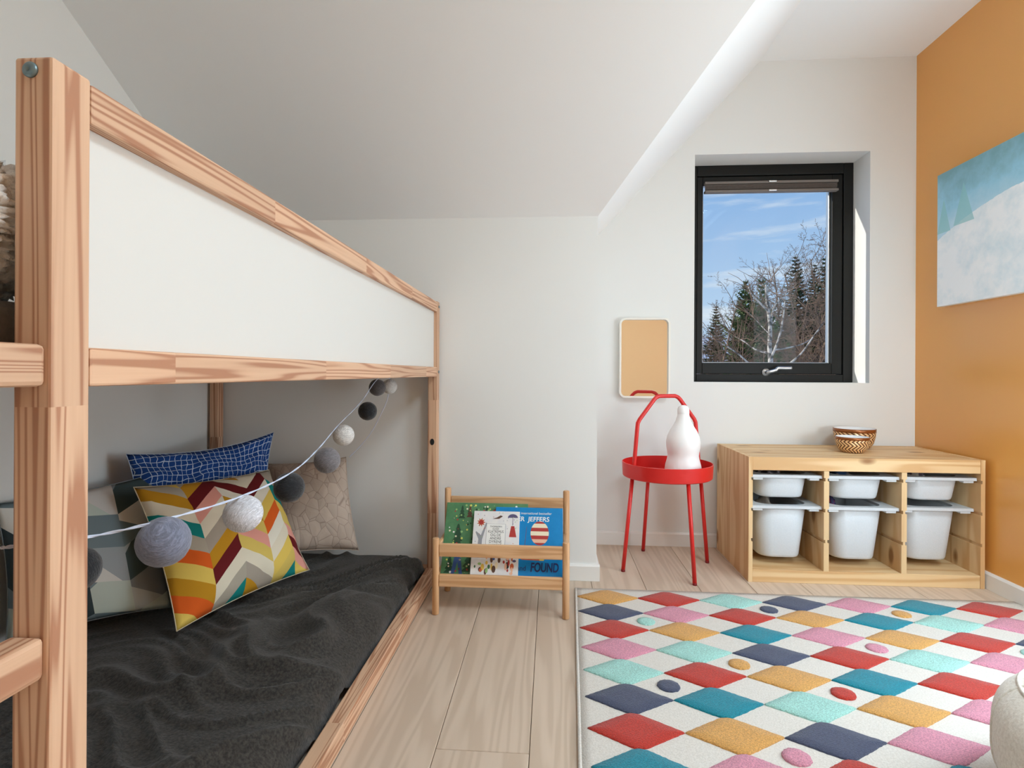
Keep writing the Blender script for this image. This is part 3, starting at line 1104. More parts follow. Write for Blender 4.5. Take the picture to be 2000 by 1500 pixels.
flat_shape('printed_mast', [(wd * .43, .083), (wd * .44, .083), (wd * .47, ht * .72), (wd * .463, ht * .72)], zt, INK['purple'], fc)
# white book in front
wk, fc, wd, ht, zt = book('picture_book', 927.5, 1015.5, 997.5, .025, .009, noise_mat('ivory_cover', lin(226, 226, 228), lin(236, 234, 230), 40, .5, 0), 'white illustrated picture book with KLATREMUS title, in front of the other two')
cx = wd * .47
flat_shape('title_panel', [(wd * .28, .09), (wd * .7, .09), (wd * .7, ht * .8), (wd * .28, ht * .8)], zt, INK['grey'], fc)
flat_shape('title_panel', [(wd * .287, .091), (wd * .693, .091), (wd * .693, ht * .797), (wd * .287, ht * .797)], zt + .0001, INK['white'], fc)
for i, (s_, sz) in enumerate((('THORBJØRN', .0085), ('EGNER', .0085), ('KLATREMUS', .0138), ('OG DE', .0138), ('ANDRE', .0138), ('DYRENE', .0138), ('I HAKKE', .0138), ('BAKKE', .0138))):
    text('title', s_, wd * .49, ht * (.745 - .036 * i if i < 2 else .66 - .0515 * (i - 2)), sz, zt + .0003, INK['black'], fc, sx=.78 if i == 2 else .92)
# border drawings: leaf star, tree trunk, parasol, bird, little crowd of coloured shapes
star = []
for i in range(18):
    r_ = .017 if i % 2 == 0 else .009
    star.append((wd * .16 + r_ * math.cos(i * math.pi / 9), ht * .82 + r_ * math.sin(i * math.pi / 9)))
flat_shape('printed_leaf', star, zt, INK['rust'], fc)
flat_shape('printed_leaf', ell(wd * .16, ht * .82, .008, .008), zt + .0001, INK['red'], fc)
flat_shape('printed_trunk', [(wd * .1, ht * .33), (wd * .2, ht * .33), (wd * .2, ht * .55), (wd * .29, ht * .8), (wd * .27, ht * .82), (wd * .17, ht * .62), (wd * .06, ht * .68), (wd * .05, ht * .66), (wd * .12, ht * .56)], zt, INK['grey'], fc)
flat_shape('printed_parasol', ell(wd * .85, ht * .9, .019, .014, 16, 0, 180), zt, INK['purple'], fc)
flat_shape('printed_parasol_stick', [(wd * .845, ht * .78), (wd * .855, ht * .78), (wd * .855, ht * .9), (wd * .845, ht * .9)], zt, INK['purple'], fc)
flat_shape('printed_coat', [(wd * .78, ht * .6), (wd * .94, ht * .6), (wd * .89, ht * .77), (wd * .82, ht * .77)], zt, INK['red'], fc)
flat_shape('printed_bird', [(wd * .4, ht * .875), (wd * .5, ht * .9), (wd * .58, ht * .935), (wd * .63, ht * .92), (wd * .55, ht * .88)], zt, INK['brown'], fc)
for i in range(34):
    cx_, cy_ = rn.uniform(.01, wd - .01), rn.uniform(.008, .085)
    a_, b2 = rn.uniform(.003, .008), rn.uniform(.004, .014)
    flat_shape('printed_shape', ell(cx_, min(max(cy_, b2 + .002), .098 - b2), a_, b2, 9), zt + .0001 + i * 4e-6, INK[rn.choice(['rust', 'yellow', 'blue', 'black', 'red', 'brown', 'mgreen', 'cream', 'purple', 'lgreen', 'peach'])], fc)
for i in range(40):
    cx_, cy_ = rn.uniform(.006, wd - .006), rn.uniform(.1, ht - .006)
    if wd * .26 < cx_ < wd * .72 and cy_ < ht * .82: continue
    flat_shape('printed_dot', ell(cx_, cy_, .0016, .0016, 6), zt + .0001, INK[rn.choice(['grey', 'purple', 'lgreen', 'rust'])], fc)

# ================================================================== red tray table
TC = Vector((.519, 2.522, 0))
tb = empty('tray_table', TC)
tag(tb, 'red metal tray table with arched carrying handle and four splayed legs', 'side table')
ZB, ZR, RT = .405, .468, .197
obj('tray', lathe_bm([(0, ZB), (RT - .008, ZB), (RT - .003, ZB + .004), (RT, ZR), (RT - .0035, ZR + .001), (RT - .005, ZB + .008), (0, ZB + .006)], 64), M['red'], tb, True)
for o in list(tb.children):
    md = o.modifiers.new('e', 'EDGE_SPLIT')
    md.split_angle = R(40)
feet = [(.318, 2.446), (.452, 2.738), (.59, 2.311), (.717, 2.592)]
for fx, fy in feet:
    d = Vector((fx, fy, 0)) - TC
    top = d.normalized() * .172
    lg = tube('leg', [Vector((d.x, d.y, .008)), Vector((top.x, top.y, ZB + .001))], .0085, M['red'], tb, 14)
    obj('foot_cap', tube_bm([Vector((d.x, d.y, 0)), Vector((d.x, d.y, .01))], .0088, 14), material('red_rubber', lin(130, 20, 24), .7)[0], lg, True)
hdir = (Vector((.717, 2.592, 0)) - Vector((.318, 2.446, 0))).normalized()
hp = []
for r_, z in ((-.168, ZB + .005), (-.148, .63), (-.146, .645), (-.138, .66), (-.066, .748), (-.055, .758), (-.04, .764), (.04, .764), (.055, .758), (.066, .748), (.138, .66), (.146, .645), (.148, .63), (.168, ZB + .005)):
    hp.append(hdir * r_ + Vector((0, 0, z)))
hs_ = []
for a, b in zip(hp, hp[1:]):
    for i in range(4): hs_.append(a.lerp(b, i / 4))
hs_.append(hp[-1])
tube('handle', hs_, .009, M['red'], tb, 14)

# plain white night lamp on the tray (neutral rounded form)
nl_c = onplane(1319, 900, (0, 0, ZB + .007), (0, 0, 1))
nl_c = Vector((.585, 2.50, ZB + .0072))
nl = empty('night_lamp', nl_c)
tag(nl, 'smooth white gourd-shaped night lamp on the red tray', 'lamp')
obj('lamp_body', lathe_bm([(0, 0), (.07, 0), (.079, .005), (.081, .016), (.076, .05), (.069, .075), (.0665, .09), (.068, .105), (.072, .125), (.0735, .15), (.069, .175), (.058, .2), (.044, .222), (.033, .243), (.027, .262), (.025, .275)], 48), M['white_gloss'], nl, True)
obj('top_cap', lathe_bm([(.0252, .274), (.0258, .278), (.025, .296), (.02, .307), (.01, .312), (0, .313)], 32), M['white_gloss'], nl, True)
# ================================================================== mirror
mr_ = empty('wall_mirror', (.466, YW, .742))
tag(mr_, 'small rounded-corner mirror in cream frame hung on the window wall', 'mirror')


def extr_ring(outer, inner, y0_, y1_):
    bm = bmesh.new()
    n = len(outer)
    a = [[bm.verts.new((p[0], y_, p[1])) for p in pts] for pts in (outer, inner) for y_ in (y0_, y1_)]
    o0, o1, i0, i1 = a
    for k in range(n):
        k2 = (k + 1) % n
        bm.faces.new((o0[k], o0[k2], o1[k2], o1[k]))
        bm.faces.new((i0[k], i1[k], i1[k2], i0[k2]))
        bm.faces.new((o0[k], i0[k], i0[k2], o0[k2]))
        bm.faces.new((o1[k], o1[k2], i1[k2], i1[k]))
    bmesh.ops.recalc_face_normals(bm, faces=bm.faces[:])
    return bm


HW, HH = .1245, .400
obj('frame', extr_ring(rrect(-HW, HW, 0, HH, .03, 8), rrect(-HW + .0085, HW - .0085, .0085, HH - .0085, .024, 8), -.034, -.001), M['mirror_frame'], mr_)
bmg = bmesh.new()
bmg.faces.new([bmg.verts.new((p[0], -.016, p[1])) for p in rrect(-HW + .008, HW - .008, .008, HH - .008, .024, 8)])
bmesh.ops.recalc_face_normals(bmg, faces=bmg.faces[:])
if bmg.faces[:][0].normal.y > 0: bmesh.ops.reverse_faces(bmg, faces=bmg.faces[:])
obj('mirror_glass', bmg, M['mirror'], mr_)
poly_prism('backing', [(p[0], -.012, p[1]) for p in rrect(-HW + .006, HW - .006, .006, HH - .006, .025, 8)], (0, .008, 0), M['mirror_frame'], mr_)

# ================================================================== storage unit with bins
TX, TY = .8225, 2.3675
st = empty('toy_storage', (TX, TY, 0))
tag(st, 'low pine toy storage unit with three bays of white bins', 'storage unit')
W_, D_, H_ = .93, .44, .52
T1, T2 = .0165, .0205
bay = (W_ - 2 * T1 - 2 * T2) / 3
GZ = (.43, .302, .175)


def grooved(name, x0, x1, left, right):
    """upright panel with milled bin grooves on the given sides"""
    bm = bmesh.new()
    g = .006
    prof = []
    zs = [0 if name == 'side_panel' else .052]
    ztop = H_ if name == 'side_panel' else H_ - .0555
    L, Rr = [], []
    for z in sorted(GZ):
        L.append(z)
    pr = [(x0, zs[0])]
    if left:
        for z in sorted(GZ):
            pr += [(x0, z - .007), (x0 + g, z - .007), (x0 + g, z + .007), (x0, z + .007)]
    pr.append((x0, ztop))
    pr.append((x1, ztop))
    if right:
        for z in sorted(GZ, reverse=True):
            pr += [(x1, z + .007), (x1 - g, z + .007), (x1 - g, z - .007), (x1, z - .007)]
    pr.append((x1, zs[0]))
    a = [bm.verts.new((p[0], 0, p[1])) for p in pr]
    b = [bm.verts.new((p[0], D_, p[1])) for p in pr]
    bm.faces.new(a)
    bm.faces.new(b[::-1])
    n = len(pr)
    for i in range(n):
        bm.faces.new((a[i], b[i], b[(i + 1) % n], a[(i + 1) % n]))
    bmesh.ops.recalc_face_normals(bm, faces=bm.faces[:])
    return obj(name, bm, M['shelfZ'], st)


grooved('side_panel', 0, T1, False, True)
grooved('side_panel', W_ - T1, W_, True, False)
for i in (1, 2):
    x0 = T1 + i * bay + (i - 1) * T2
    grooved('divider', x0, x0 + T2, True, True)
# top of glued boards
nb = 5
for i in range(nb):
    y0, y1 = .018 + (D_ - .018) * i / nb, .018 + (D_ - .018) * (i + 1) / nb
    box('top_board', (T1 + .0005, y0 + .0002, H_ - .018), (W_ - T1 - .0005, y1 - .0002, H_ - .0005), M['shelfX'], st, .0006, 1)
box('top_rail', (T1 + .0005, 0.001, H_ - .055), (W_ - T1 - .0005, .018, H_ - .0003), M['shelfX'], st, .001)
box('plinth', (T1 + .0005, .001, .0), (W_ - T1 - .0005, .018, .052), M['shelfX'], st, .001)
box('bottom_shelf', (T1 + .0005, .0185, .034), (W_ - T1 - .0005, D_, .0515), M['shelfX'], st, .001)
box('back_panel', (T1 + .0005, D_ - .006, .052), (W_ - T1 - .0005, D_ - .0005, H_ - .019), M['shelfX'], st, .0005)


def make_bin(name, loc, h, label, group):
    """flanged tub: local origin at centre of the floor, front at -y"""
    root = empty(name, loc)
    tag(root, label, 'storage bin', group)
    fw, fd = bay / 2 + .0035, .205
    bw, bd = bay / 2 - .036, .182
    tap = .012 if h < .15 else .02
    bm = bmesh.new()
    rings = []
    k = 6
    spec = [(bw - tap - .012, bd - tap - .012, .045, 0), (bw - tap - .003, bd - tap - .003, .05, .003), (bw - tap, bd - tap, .052, .012), (bw, bd, .055, h - .004),
            (bw - .003, bd - .003, .053, h - .001), (bw - tap - .003, bd - tap - .003, .05, .014), (bw - tap - .012, bd - tap - .012, .045, .004)]
    for a, b_, r_, z in spec:
        rings.append([bm.verts.new((p[0], p[1], z)) for p in rrect(-a, a, -b_, b_, r_, k)])
    n = len(rings[0])
    for ra, rb_ in zip(rings, rings[1:]):
        for i in range(n):
            bm.faces.new((ra[i], ra[(i + 1) % n], rb_[(i + 1) % n], rb_[i]))
    bm.faces.new(rings[0][::-1])
    bm.faces.new(rings[-1])
    bmesh.ops.recalc_face_normals(bm, faces=bm.faces[:])
    tub = obj('tub', bm, M['plastic'], root, True)
    outer = rrect(-fw, fw, -fd, fd, .006, k)
    inner = rrect(-bw + .004, bw - .004, -bd + .004, bd - .004, .052, k)
    bm = bmesh.new()
    lay = [[bm.verts.new((p[0], p[1], z)) for p in pts] for pts, z in ((outer, h - .012), (outer, h), (inner, h + .0005), (inner, h - .01))]
    for ra, rb_ in zip(lay, lay[1:] + lay[:1]):
        for i in range(n):
            bm.faces.new((ra[i], ra[(i + 1) % n], rb_[(i + 1) % n], rb_[i]))
    bmesh.ops.recalc_face_normals(bm, faces=bm.faces[:])
    rim = obj('rim', bm, M['plastic'], root)
    for sx in (-1, 1):
        a, b_ = sorted((sx * (fw - .012), sx * (fw - .052)))
        box('lug', (a, -fd + .004, h - .022), (b_, -fd + .03, h - .0118), M['plastic'], rim, .002)
    return root


cloths = [noise_mat('toy_cloth_dark', lin(90, 88, 98), lin(220, 208, 214), 40, .9, .2, p0=.5, p1=.6), noise_mat('toy_mix', lin(60, 90, 130), lin(190, 176, 150), 14, .8, .2, p0=.45, p1=.55),
          noise_mat('print_cloth', lin(90, 84, 96), lin(226, 218, 210), 45, .9, .2, p0=.47, p1=.55), noise_mat('taupe_cloth', lin(160, 148, 138), lin(184, 172, 160), 20, .9, .2),
          noise_mat('toy_dark_red', lin(80, 78, 120), lin(210, 80, 100), 30, .6, .2, p0=.5, p1=.62)]
cl_lab = ['dark patterned toys heaped in the upper bin nearest the red table', 'blue and tan toys heaped in the middle upper bin', 'crumpled printed cloth in the upper bin nearest the ochre wall',
          'folded taupe cloth in the deep bin nearest the red table', 'dark red and navy toys in the middle deep bin']
cl_name = ['soft_toy_heap', 'toy_heap', 'printed_cloth', 'folded_cloth', 'toy_pile']


def lump(name, loc, sx, sy, sz, m, label, seed):
    bm = bmesh.new()
    bmesh.ops.create_icosphere(bm, subdivisions=4, radius=1)
    for v in bm.verts:
        n = v.co.normalized()
        f = 1 + .25 * noise.fractal(n * 2.2 + Vector((seed, 0, 0)), 1, 2, 3) + .12 * abs(noise.noise(n * 6 + Vector((0, seed, 0))))
        v.co = Vector((n.x * sx * f, n.y * sy * f, max(n.z, -.5) * sz * f))
    lo = min(v.co.z for v in bm.verts)
    for v in bm.verts: v.co.z -= lo
    top = max(v.co.z for v in bm.verts)
    for v in bm.verts: v.co.z *= sz / top
    o = obj(name, bm, m, None, True)
    o.location = loc
    return tag(o, label, 'toys' if 'toy' in name else 'cloth')


binlab = ['nearest the red table', 'in the middle bay', 'nearest the ochre wall']
ci = 0
for i in range(3):
    cxb = TX + T1 + i * (bay + T2) + bay / 2
    rec = (.016, .016, .022)[i]
    rec2 = (.018, .017, .038)[i]
    make_bin('storage_bin', (cxb, TY + .205 + rec, .341), .1025, 'shallow white plastic bin ' + binlab[i], 'shallow bins')
    make_bin('storage_bin', (cxb, TY + .205 + rec2, .0835), .231, 'deep white plastic bin ' + binlab[i], 'deep bins')
    lump(cl_name[i], (cxb - .018, TY + .19, .3455), .056, .1, .113, cloths[i], cl_lab[i], i * 3.7)
    if i < 2:
        lump(cl_name[3 + i], (cxb - (.025 if i == 0 else .05), TY + .2, .088), .05 if i == 0 else .03, .095, .246, cloths[3 + i], cl_lab[3 + i], 20 + i * 5)


# ------------------------------------------------------------------ bowls
def bowl(name, loc, rad, h, label):
    root = empty(name, loc)
    tag(root, label, 'bowl', 'woven bowls on the storage unit')
    m, t, b = material('copper_weave', lin(150, 92, 52), .35, .5, metal=.35)
    c = N(t, 'ShaderNodeTexCoord')
    s = N(t, 'ShaderNodeSeparateXYZ')
    t.links.new(c.outputs['Object'], s.inputs[0])
    ang = math_(t, 'MULTIPLY', math_(t, 'ARCTAN2', s.outputs[1], s.outputs[0]), 8.0)
    zz_ = math_(t, 'MULTIPLY', s.outputs[2], 60.0)
    zig = math_(t, 'ADD', ang, math_(t, 'MULTIPLY', math_(t, 'PINGPONG', zz_, 1.0), 2.4))
    f = math_(t, 'PINGPONG', zig, 1.0)
    r_ = ramp(t, f, [(.25, lin(84, 42, 20)), (.6, lin(246, 204, 150))])
    t.links.new(r_.outputs[0], b.inputs['Base Color'])
    bump(t, b, f, .6, .003)
    prof = [(0, .0), (rad * .55, 0), (rad * .72, .006), (rad * .88, h * .3), (rad * .96, h * .6), (rad * .985, h * .82)]
    obj('woven_shell', lathe_bm(prof, 56), m, root, True)
    obj('rim_band', lathe_bm([(rad * .985, h * .82), (rad * .996, h * .825), (rad, h), (rad * .97, h)], 56), material('copper_band', lin(146, 84, 40), .25, metal=.5)[0], root, True)
    obj('enamel_lining', lathe_bm([(rad * .985, h), (rad * .96, h * .99), (rad * .92, h * .6), (rad * .83, h * .3), (rad * .65, .01), (0, .008)], 56), material('white_enamel', lin(238, 238, 238), .25)[0], root, True)
    return root


bowl('woven_bowl', (1.416, 2.697, H_), .088, .094, 'large copper woven bowl with white lining, behind the small one')
bowl('woven_bowl', (1.333, 2.555, H_), .067, .07, 'small copper woven bowl with white lining, before the large one')

# ================================================================== painting on the ochre wall
pz0, pz1, py0, py1 = 1.172, 1.765, 2.03, 2.636
pt = empty('canvas_painting', (XR, (py0 + py1) / 2, pz0))
tag(pt, 'pale blue and white landscape painting on canvas, on the ochre wall', 'painting')


def paint_mat():
    m, t, b = material('painted_canvas', rough=.6, spec=.3)
    c = N(t, 'ShaderNodeTexCoord')
    s = N(t, 'ShaderNodeSeparateXYZ')
    t.links.new(c.outputs['Object'], s.inputs[0])
    u = math_(t, 'DIVIDE', math_(t, 'SUBTRACT', (py1 - py0) / 2, s.outputs[1]), pz1 - pz0)   # from the far edge, in heights
    v = math_(t, 'DIVIDE', s.outputs[2], pz1 - pz0)
    n = N(t, 'ShaderNodeTexNoise', Scale=7.0, Detail=8.0, Roughness=.65)
    t.links.new(c.outputs['Object'], n.inputs[0])
    n2 = N(t, 'ShaderNodeTexNoise', Scale=38.0, Detail=4.0)
    t.links.new(c.outputs['Object'], n2.inputs[0])
    sky = ramp(t, math_(t, 'ADD', v, math_(t, 'MULTIPLY', math_(t, 'SUBTRACT', n.outputs[0], .5), .55)), [(.55, lin(196, 226, 240)), (.78, lin(158, 208, 228)), (1.0, lin(126, 170, 178))])
    snow = ramp(t, n.outputs[0], [(.3, lin(218, 234, 240)), (.55, lin(248, 250, 250))])
    # dome of snow
    du = math_(t, 'SUBTRACT', u, .95)
    arc = math_(t, 'SUBTRACT', .71, math_(t, 'MULTIPLY', math_(t, 'MULTIPLY', du, du), .22))
    msk = math_(t, 'LESS_THAN', math_(t, 'ADD', v, math_(t, 'MULTIPLY', n2.outputs[0], .02)), arc)
    mx = N(t, 'ShaderNodeMix', data_type='RGBA')
    t.links.new(msk, mx.inputs[0])
    t.links.new(sky.outputs[0], mx.inputs[6])
    t.links.new(snow.outputs[0], mx.inputs[7])
    col = mx.outputs[2]
    for u0, v0, v1, wd_ in ((.07, .55, .8, .07), (.27, .57, .86, .1)):
        tt = math_(t, 'DIVIDE', math_(t, 'SUBTRACT', v1, v), v1 - v0)
        inside = math_(t, 'MULTIPLY', math_(t, 'LESS_THAN', math_(t, 'ABSOLUTE', math_(t, 'SUBTRACT', u, u0)), math_(t, 'MULTIPLY', tt, wd_)), math_(t, 'GREATER_THAN', v, v0))
        k = N(t, 'ShaderNodeMix', data_type='RGBA')
        t.links.new(math_(t, 'MULTIPLY', inside, .75), k.inputs[0])
        t.links.new(col, k.inputs[6])
        k.inputs[7].default_value = lin(150, 204, 206)
        col = k.outputs[2]
    t.links.new(col, b.inputs['Base Color'])
    bump(t, b, n2.outputs[0], .3, .002)
    return m


hw_ = (py1 - py0) / 2
box('canvas', (-.032, -hw_, 0), (-.028, hw_, pz1 - pz0), paint_mat(), pt, .0008, 1)
for lo, hi in (((-.0278, -hw_ + .0005, .0005), (-.001, hw_ - .0005, .02)), ((-.0278, -hw_ + .0005, pz1 - pz0 - .02), (-.001, hw_ - .0005, pz1 - pz0 - .0005)),
               ((-.0278, -hw_ + .0005, .021), (-.001, -hw_ + .02, pz1 - pz0 - .021)), ((-.0278, hw_ - .02, .021), (-.001, hw_ - .0005, pz1 - pz0 - .021))):
    box('stretcher_bar', lo, hi, material('canvas_edge', lin(224, 222, 214), .8)[0], pt, .0008, 1)

# ================================================================== rug
rug = empty('rug', (.9, 1.1, 0))
tag(rug, 'ivory rug with raised coloured lozenges and small dots', 'rug')
UO = Vector((.9, 1.1, 0))
RY0, RY1 = -.12, 2.222


def rugx(xn, y):          # the left edge drifts a little along the length
    return xn - (2.222 - y) * .035 * max(0, (1.0 - xn) / .9)


bm = bmesh.new()
nu, nv = 60, 80
g0 = []
for i in range(nu + 1):
    row = []
    for j in range(nv + 1):
        y = RY0 + (RY1 - RY0) * j / nv
        x_ = .103 + (1.752 - .103) * i / nu
        row.append(bm.verts.new(Vector((rugx(x_, y), y, .0085 + .0012 * noise.noise(Vector((x_ * 3, y * 3, 0))))) - UO))
    g0.append(row)
for i in range(nu):
    for j in range(nv):
        bm.faces.new((g0[i][j], g0[i + 1][j], g0[i + 1][j + 1], g0[i][j + 1]))
ed = [g0[i][0] for i in range(nu)] + [g0[nu][j] for j in range(nv)] + [g0[i][nv] for i in range(nu, 0, -1)] + [g0[0][j] for j in range(nv, 0, -1)]
lowr = [bm.verts.new((v.co.x, v.co.y, .0006)) for v in ed]
for i in range(len(ed)):
    k = (i + 1) % len(ed)
    bm.faces.new((ed[i], lowr[i], lowr[k], ed[k]))
obj('woven_ground', bm, M['rug'], rug, True)
edge = [Vector((rugx(.103, RY1 - (RY1 - RY0) * i / 40), RY1 - (RY1 - RY0) * i / 40, .0055)) - UO for i in range(41)]
obj('edge_binding', tube_bm(edge, .005, 8), M['rug'], rug, True)


def lozenge_mesh(shape, seed, col):
    rr = random.Random(seed)
    pts = []
    n = len(shape)
    for i in range(n):
        a, b = Vector(shape[i]), Vector(shape[(i + 1) % n])
        m_ = max(2, int((b - a).length / .007))
        for k in range(m_):
            p = a.lerp(b, k / m_)
            pts.append(p + Vector((rr.uniform(-1, 1), rr.uniform(-1, 1))) * .0009)
    bm = bmesh.new()
    lo = [bm.verts.new((p[0], p[1], 0)) for p in pts]
    m1 = [bm.verts.new((p[0], p[1], .0045)) for p in pts]
    hi = [bm.verts.new((p[0] * .975, p[1] * .965, .0068)) for p in pts]
    mid = [bm.verts.new((p[0] * .5, p[1] * .5, .0074)) for p in pts]
    ctr = bm.verts.new((0, 0, .0074))
    k_ = len(pts)
    for A, B in ((lo, m1), (m1, hi), (hi, mid)):
        for i in range(k_):
            bm.faces.new((A[i], A[(i + 1) % k_], B[(i + 1) % k_], B[i]))
    for i in range(k_):
        bm.faces.new((mid[i], mid[(i + 1) % k_], ctr))
    bmesh.ops.recalc_face_normals(bm, faces=bm.faces[:])
    me = bpy.data.meshes.new('pile')
    bm.to_mesh(me)
    bm.free()
    for p in me.polygons: p.use_smooth = True
    me.materials.append(M['rug_' + col])
    return me


LZ = [(-.1145, 0), (-.03, -.0545), (-.018, -.062), (-.006, -.0655), (.006, -.0655), (.018, -.062), (.03, -.0545), (.1145, 0), (.03, .0545), (.018, .062), (.006, .0655), (-.006, .0655), (-.018, .062), (-.03, .0545)]
DOT = ell(0, 0, .031, .029, 14)
lz = {k: lozenge_mesh(LZ, i, k) for i, k in enumerate(RUGC)}
dt = {k: lozenge_mesh(DOT, 40 + i, k) for i, k in enumerate(RUGC)}
rows = ['tan red mint navy pink teal red', 'navy pink red tan teal mint pink', 'red tan teal pink tan red navy', 'pink mint navy red mint pink teal', 'mint red tan teal red navy mint',
        'navy teal mint tan pink teal red', 'red tan navy pink mint red tan', 'teal pink red teal tan navy pink', 'pink navy mint red teal mint red', 'tan red teal navy pink tan teal']
rows += [rows[i] for i in (3, 0, 5, 2, 6, 1, 4)]
for r_, line in enumerate(rows):
    for k, c in enumerate(line.split()):
        y = 2.265 - .132 * (r_ + 1)
        if y < RY0 + .07: continue
        x_ = .1058 + .22955 * (k + .5) - .002 * (r_ + 1)
        o = link('pile_lozenge', lz[c], None, rug)
        o.location = Vector((x_, y, .0062)) - UO
for k, rw, c in ((3, 1.5, 'navy'), (5, 1.5, 'tan'), (1, 2.5, 'mint'), (4, 3.5, 'pink'), (6, 3.5, 'mint'), (2, 4.5, 'tan'), (1, 5.5, 'navy'), (3, 5.5, 'red'), (2, 7.5, 'pink'), (5, 7.5, 'teal'), (4, 9.5, 'tan'), (1, 10.5, 'red'), (3, 12.5, 'mint')):
    o = link('pile_dot', dt[c], None, rug)
    o.location = Vector((.1058 + .22955 * k - .002 * rw, 2.265 - .132 * rw, .0062)) - UO

# ================================================================== pouf
PF = Vector((1.1, 1.05, .0135))
pf = empty('floor_pouf', PF)
tag(pf, 'round cream boucle floor pouf with piped seams on the rug', 'pouf')
PR, PH = .25, .27
sg = lambda v, e: math.copysign(abs(v) ** e, v)


def pouf_pt(th, ph, k=1.0):
    lobe = 1 - .022 * abs(math.cos(th * 3)) ** 14 * math.cos(ph)
    c, s = sg(math.cos(ph), .6), sg(math.sin(ph), .7)
    return Vector((PR * c * math.cos(th) * lobe * k, PR * c * math.sin(th) * lobe * k, PH / 2 + PH / 2 * s * (1 if s < 0 else 1)))


bm = bmesh.new()
nt_, np_ = 72, 28
rr_ = []
for j in range(1, np_):
    ph = -math.pi / 2 + math.pi * j / np_
    rr_.append([bm.verts.new(pouf_pt(2 * math.pi * i / nt_, ph) + Vector((0, 0, 0))) for i in range(nt_)])
b0, b1 = bm.verts.new((0, 0, 0)), bm.verts.new((0, 0, PH))
for a, b in zip(rr_, rr_[1:]):
    for i in range(nt_):
        bm.faces.new((a[i], a[(i + 1) % nt_], b[(i + 1) % nt_], b[i]))
for i in range(nt_):
    bm.faces.new((b0, rr_[0][(i + 1) % nt_], rr_[0][i]))
    bm.faces.new((b1, rr_[-1][i], rr_[-1][(i + 1) % nt_]))
obj('body', bm, M['boucle'], pf, True)
for k in range(6):
    th = math.pi / 6 + k * math.pi / 3
    obj('seam_piping', tube_bm([pouf_pt(k * math.pi / 3 + math.pi / 6 * 1, -1.35 + 2.8 * i / 24, 1.0) for i in range(25)], .003, 6), M['boucle'], pf, True)
obj('top_piping', tube_bm([pouf_pt(2 * math.pi * i / 60, .75) for i in range(61)], .004, 6), M['boucle'], pf, True)

# ================================================================== glowing globe on a stand, added as fill just right of the view
LP = Vector((1.5, 1.2, .0115))
pl = empty('fill_globe_lamp', LP)
tag(pl, 'added opal fill-light globe on a stand beside the ochre wall, out of view', 'lamp')
obj('fill_globe_base', lathe_bm([(0, 0), (.115, 0), (.12, .004), (.12, .012), (.112, .018), (.014, .022), (0, .022)], 40), M['white_gloss'], pl, True)
obj('fill_globe_pole', tube_bm([(0, 0, .02), (0, 0, .55)], .009, 14), M['white_gloss'], pl, True)
obj('globe_holder', lathe_bm([(0, .53), (.03, .53), (.05, .555), (.055, .57), (0, .57)], 28), M['white_gloss'], pl, True)
gm_ = bpy.data.materials.new('fill_globe_glow')
gm_.use_nodes = True
gb = gm_.node_tree.nodes['Principled BSDF']
gb.inputs['Emission Color'].default_value = (.82, .93, 1, 1)
gb.inputs['Emission Strength'].default_value = GLOBE_FILL
obj('fill_globe', lathe_bm([(.15 * math.cos(R(a)) if abs(a) < 90 else 0, 0.7 + .15 * math.sin(R(a))) for a in range(-90, 91, 10)], 36), gm_, pl, True)

# ================================================================== outdoors
snow = noise_mat('snowy_ground', lin(196, 204, 216), lin(240, 242, 246), 1.2, .8, .2, .05)
bm = bmesh.new()
gv = []
for i in range(50):
    row = []
    for j in range(50):
        x_, y = -25 + i * 2.0, YW + .9 + (j / 49) ** 1.5 * 90
        z = -3.2 + max(0, y - 14) * .13 + 1.2 * noise.noise(Vector((x_ * .07, y * .07, 0))) * min(1, (y - 3) / 15)
        row.append(bm.verts.new((x_, y, z)))
    gv.append(row)
for i in range(49):
    for j in range(49):
        bm.faces.new((gv[i][j], gv[i + 1][j], gv[i + 1][j + 1], gv[i][j + 1]))
struct(obj('snowy_hillside', bm, snow, None, True))


def ground_z(y, x_=0):
    return -3.2 + max(0, y - 14) * .13 + 1.2 * noise.noise(Vector((x_ * .07, y * .07, 0))) * min(1, (y - 3) / 15)


bark = noise_mat('brown_bark', lin(98, 80, 68), lin(138, 116, 98), 6, .9, .2, .01)
twig_m = noise_mat('brown_twigs', lin(112, 88, 72), lin(150, 122, 100), 3, .9, 0)
birch_m = noise_mat('birch_bark', lin(92, 84, 78), lin(206, 194, 180), 9, .8, .2, .01, p0=.42, p1=.55)
needle = noise_mat('spruce_needles', lin(44, 56, 40), lin(82, 96, 62), 4, .9, 0)
pine_n = noise_mat('pine_needles', lin(60, 82, 50), lin(112, 130, 82), 3, .9, 0)


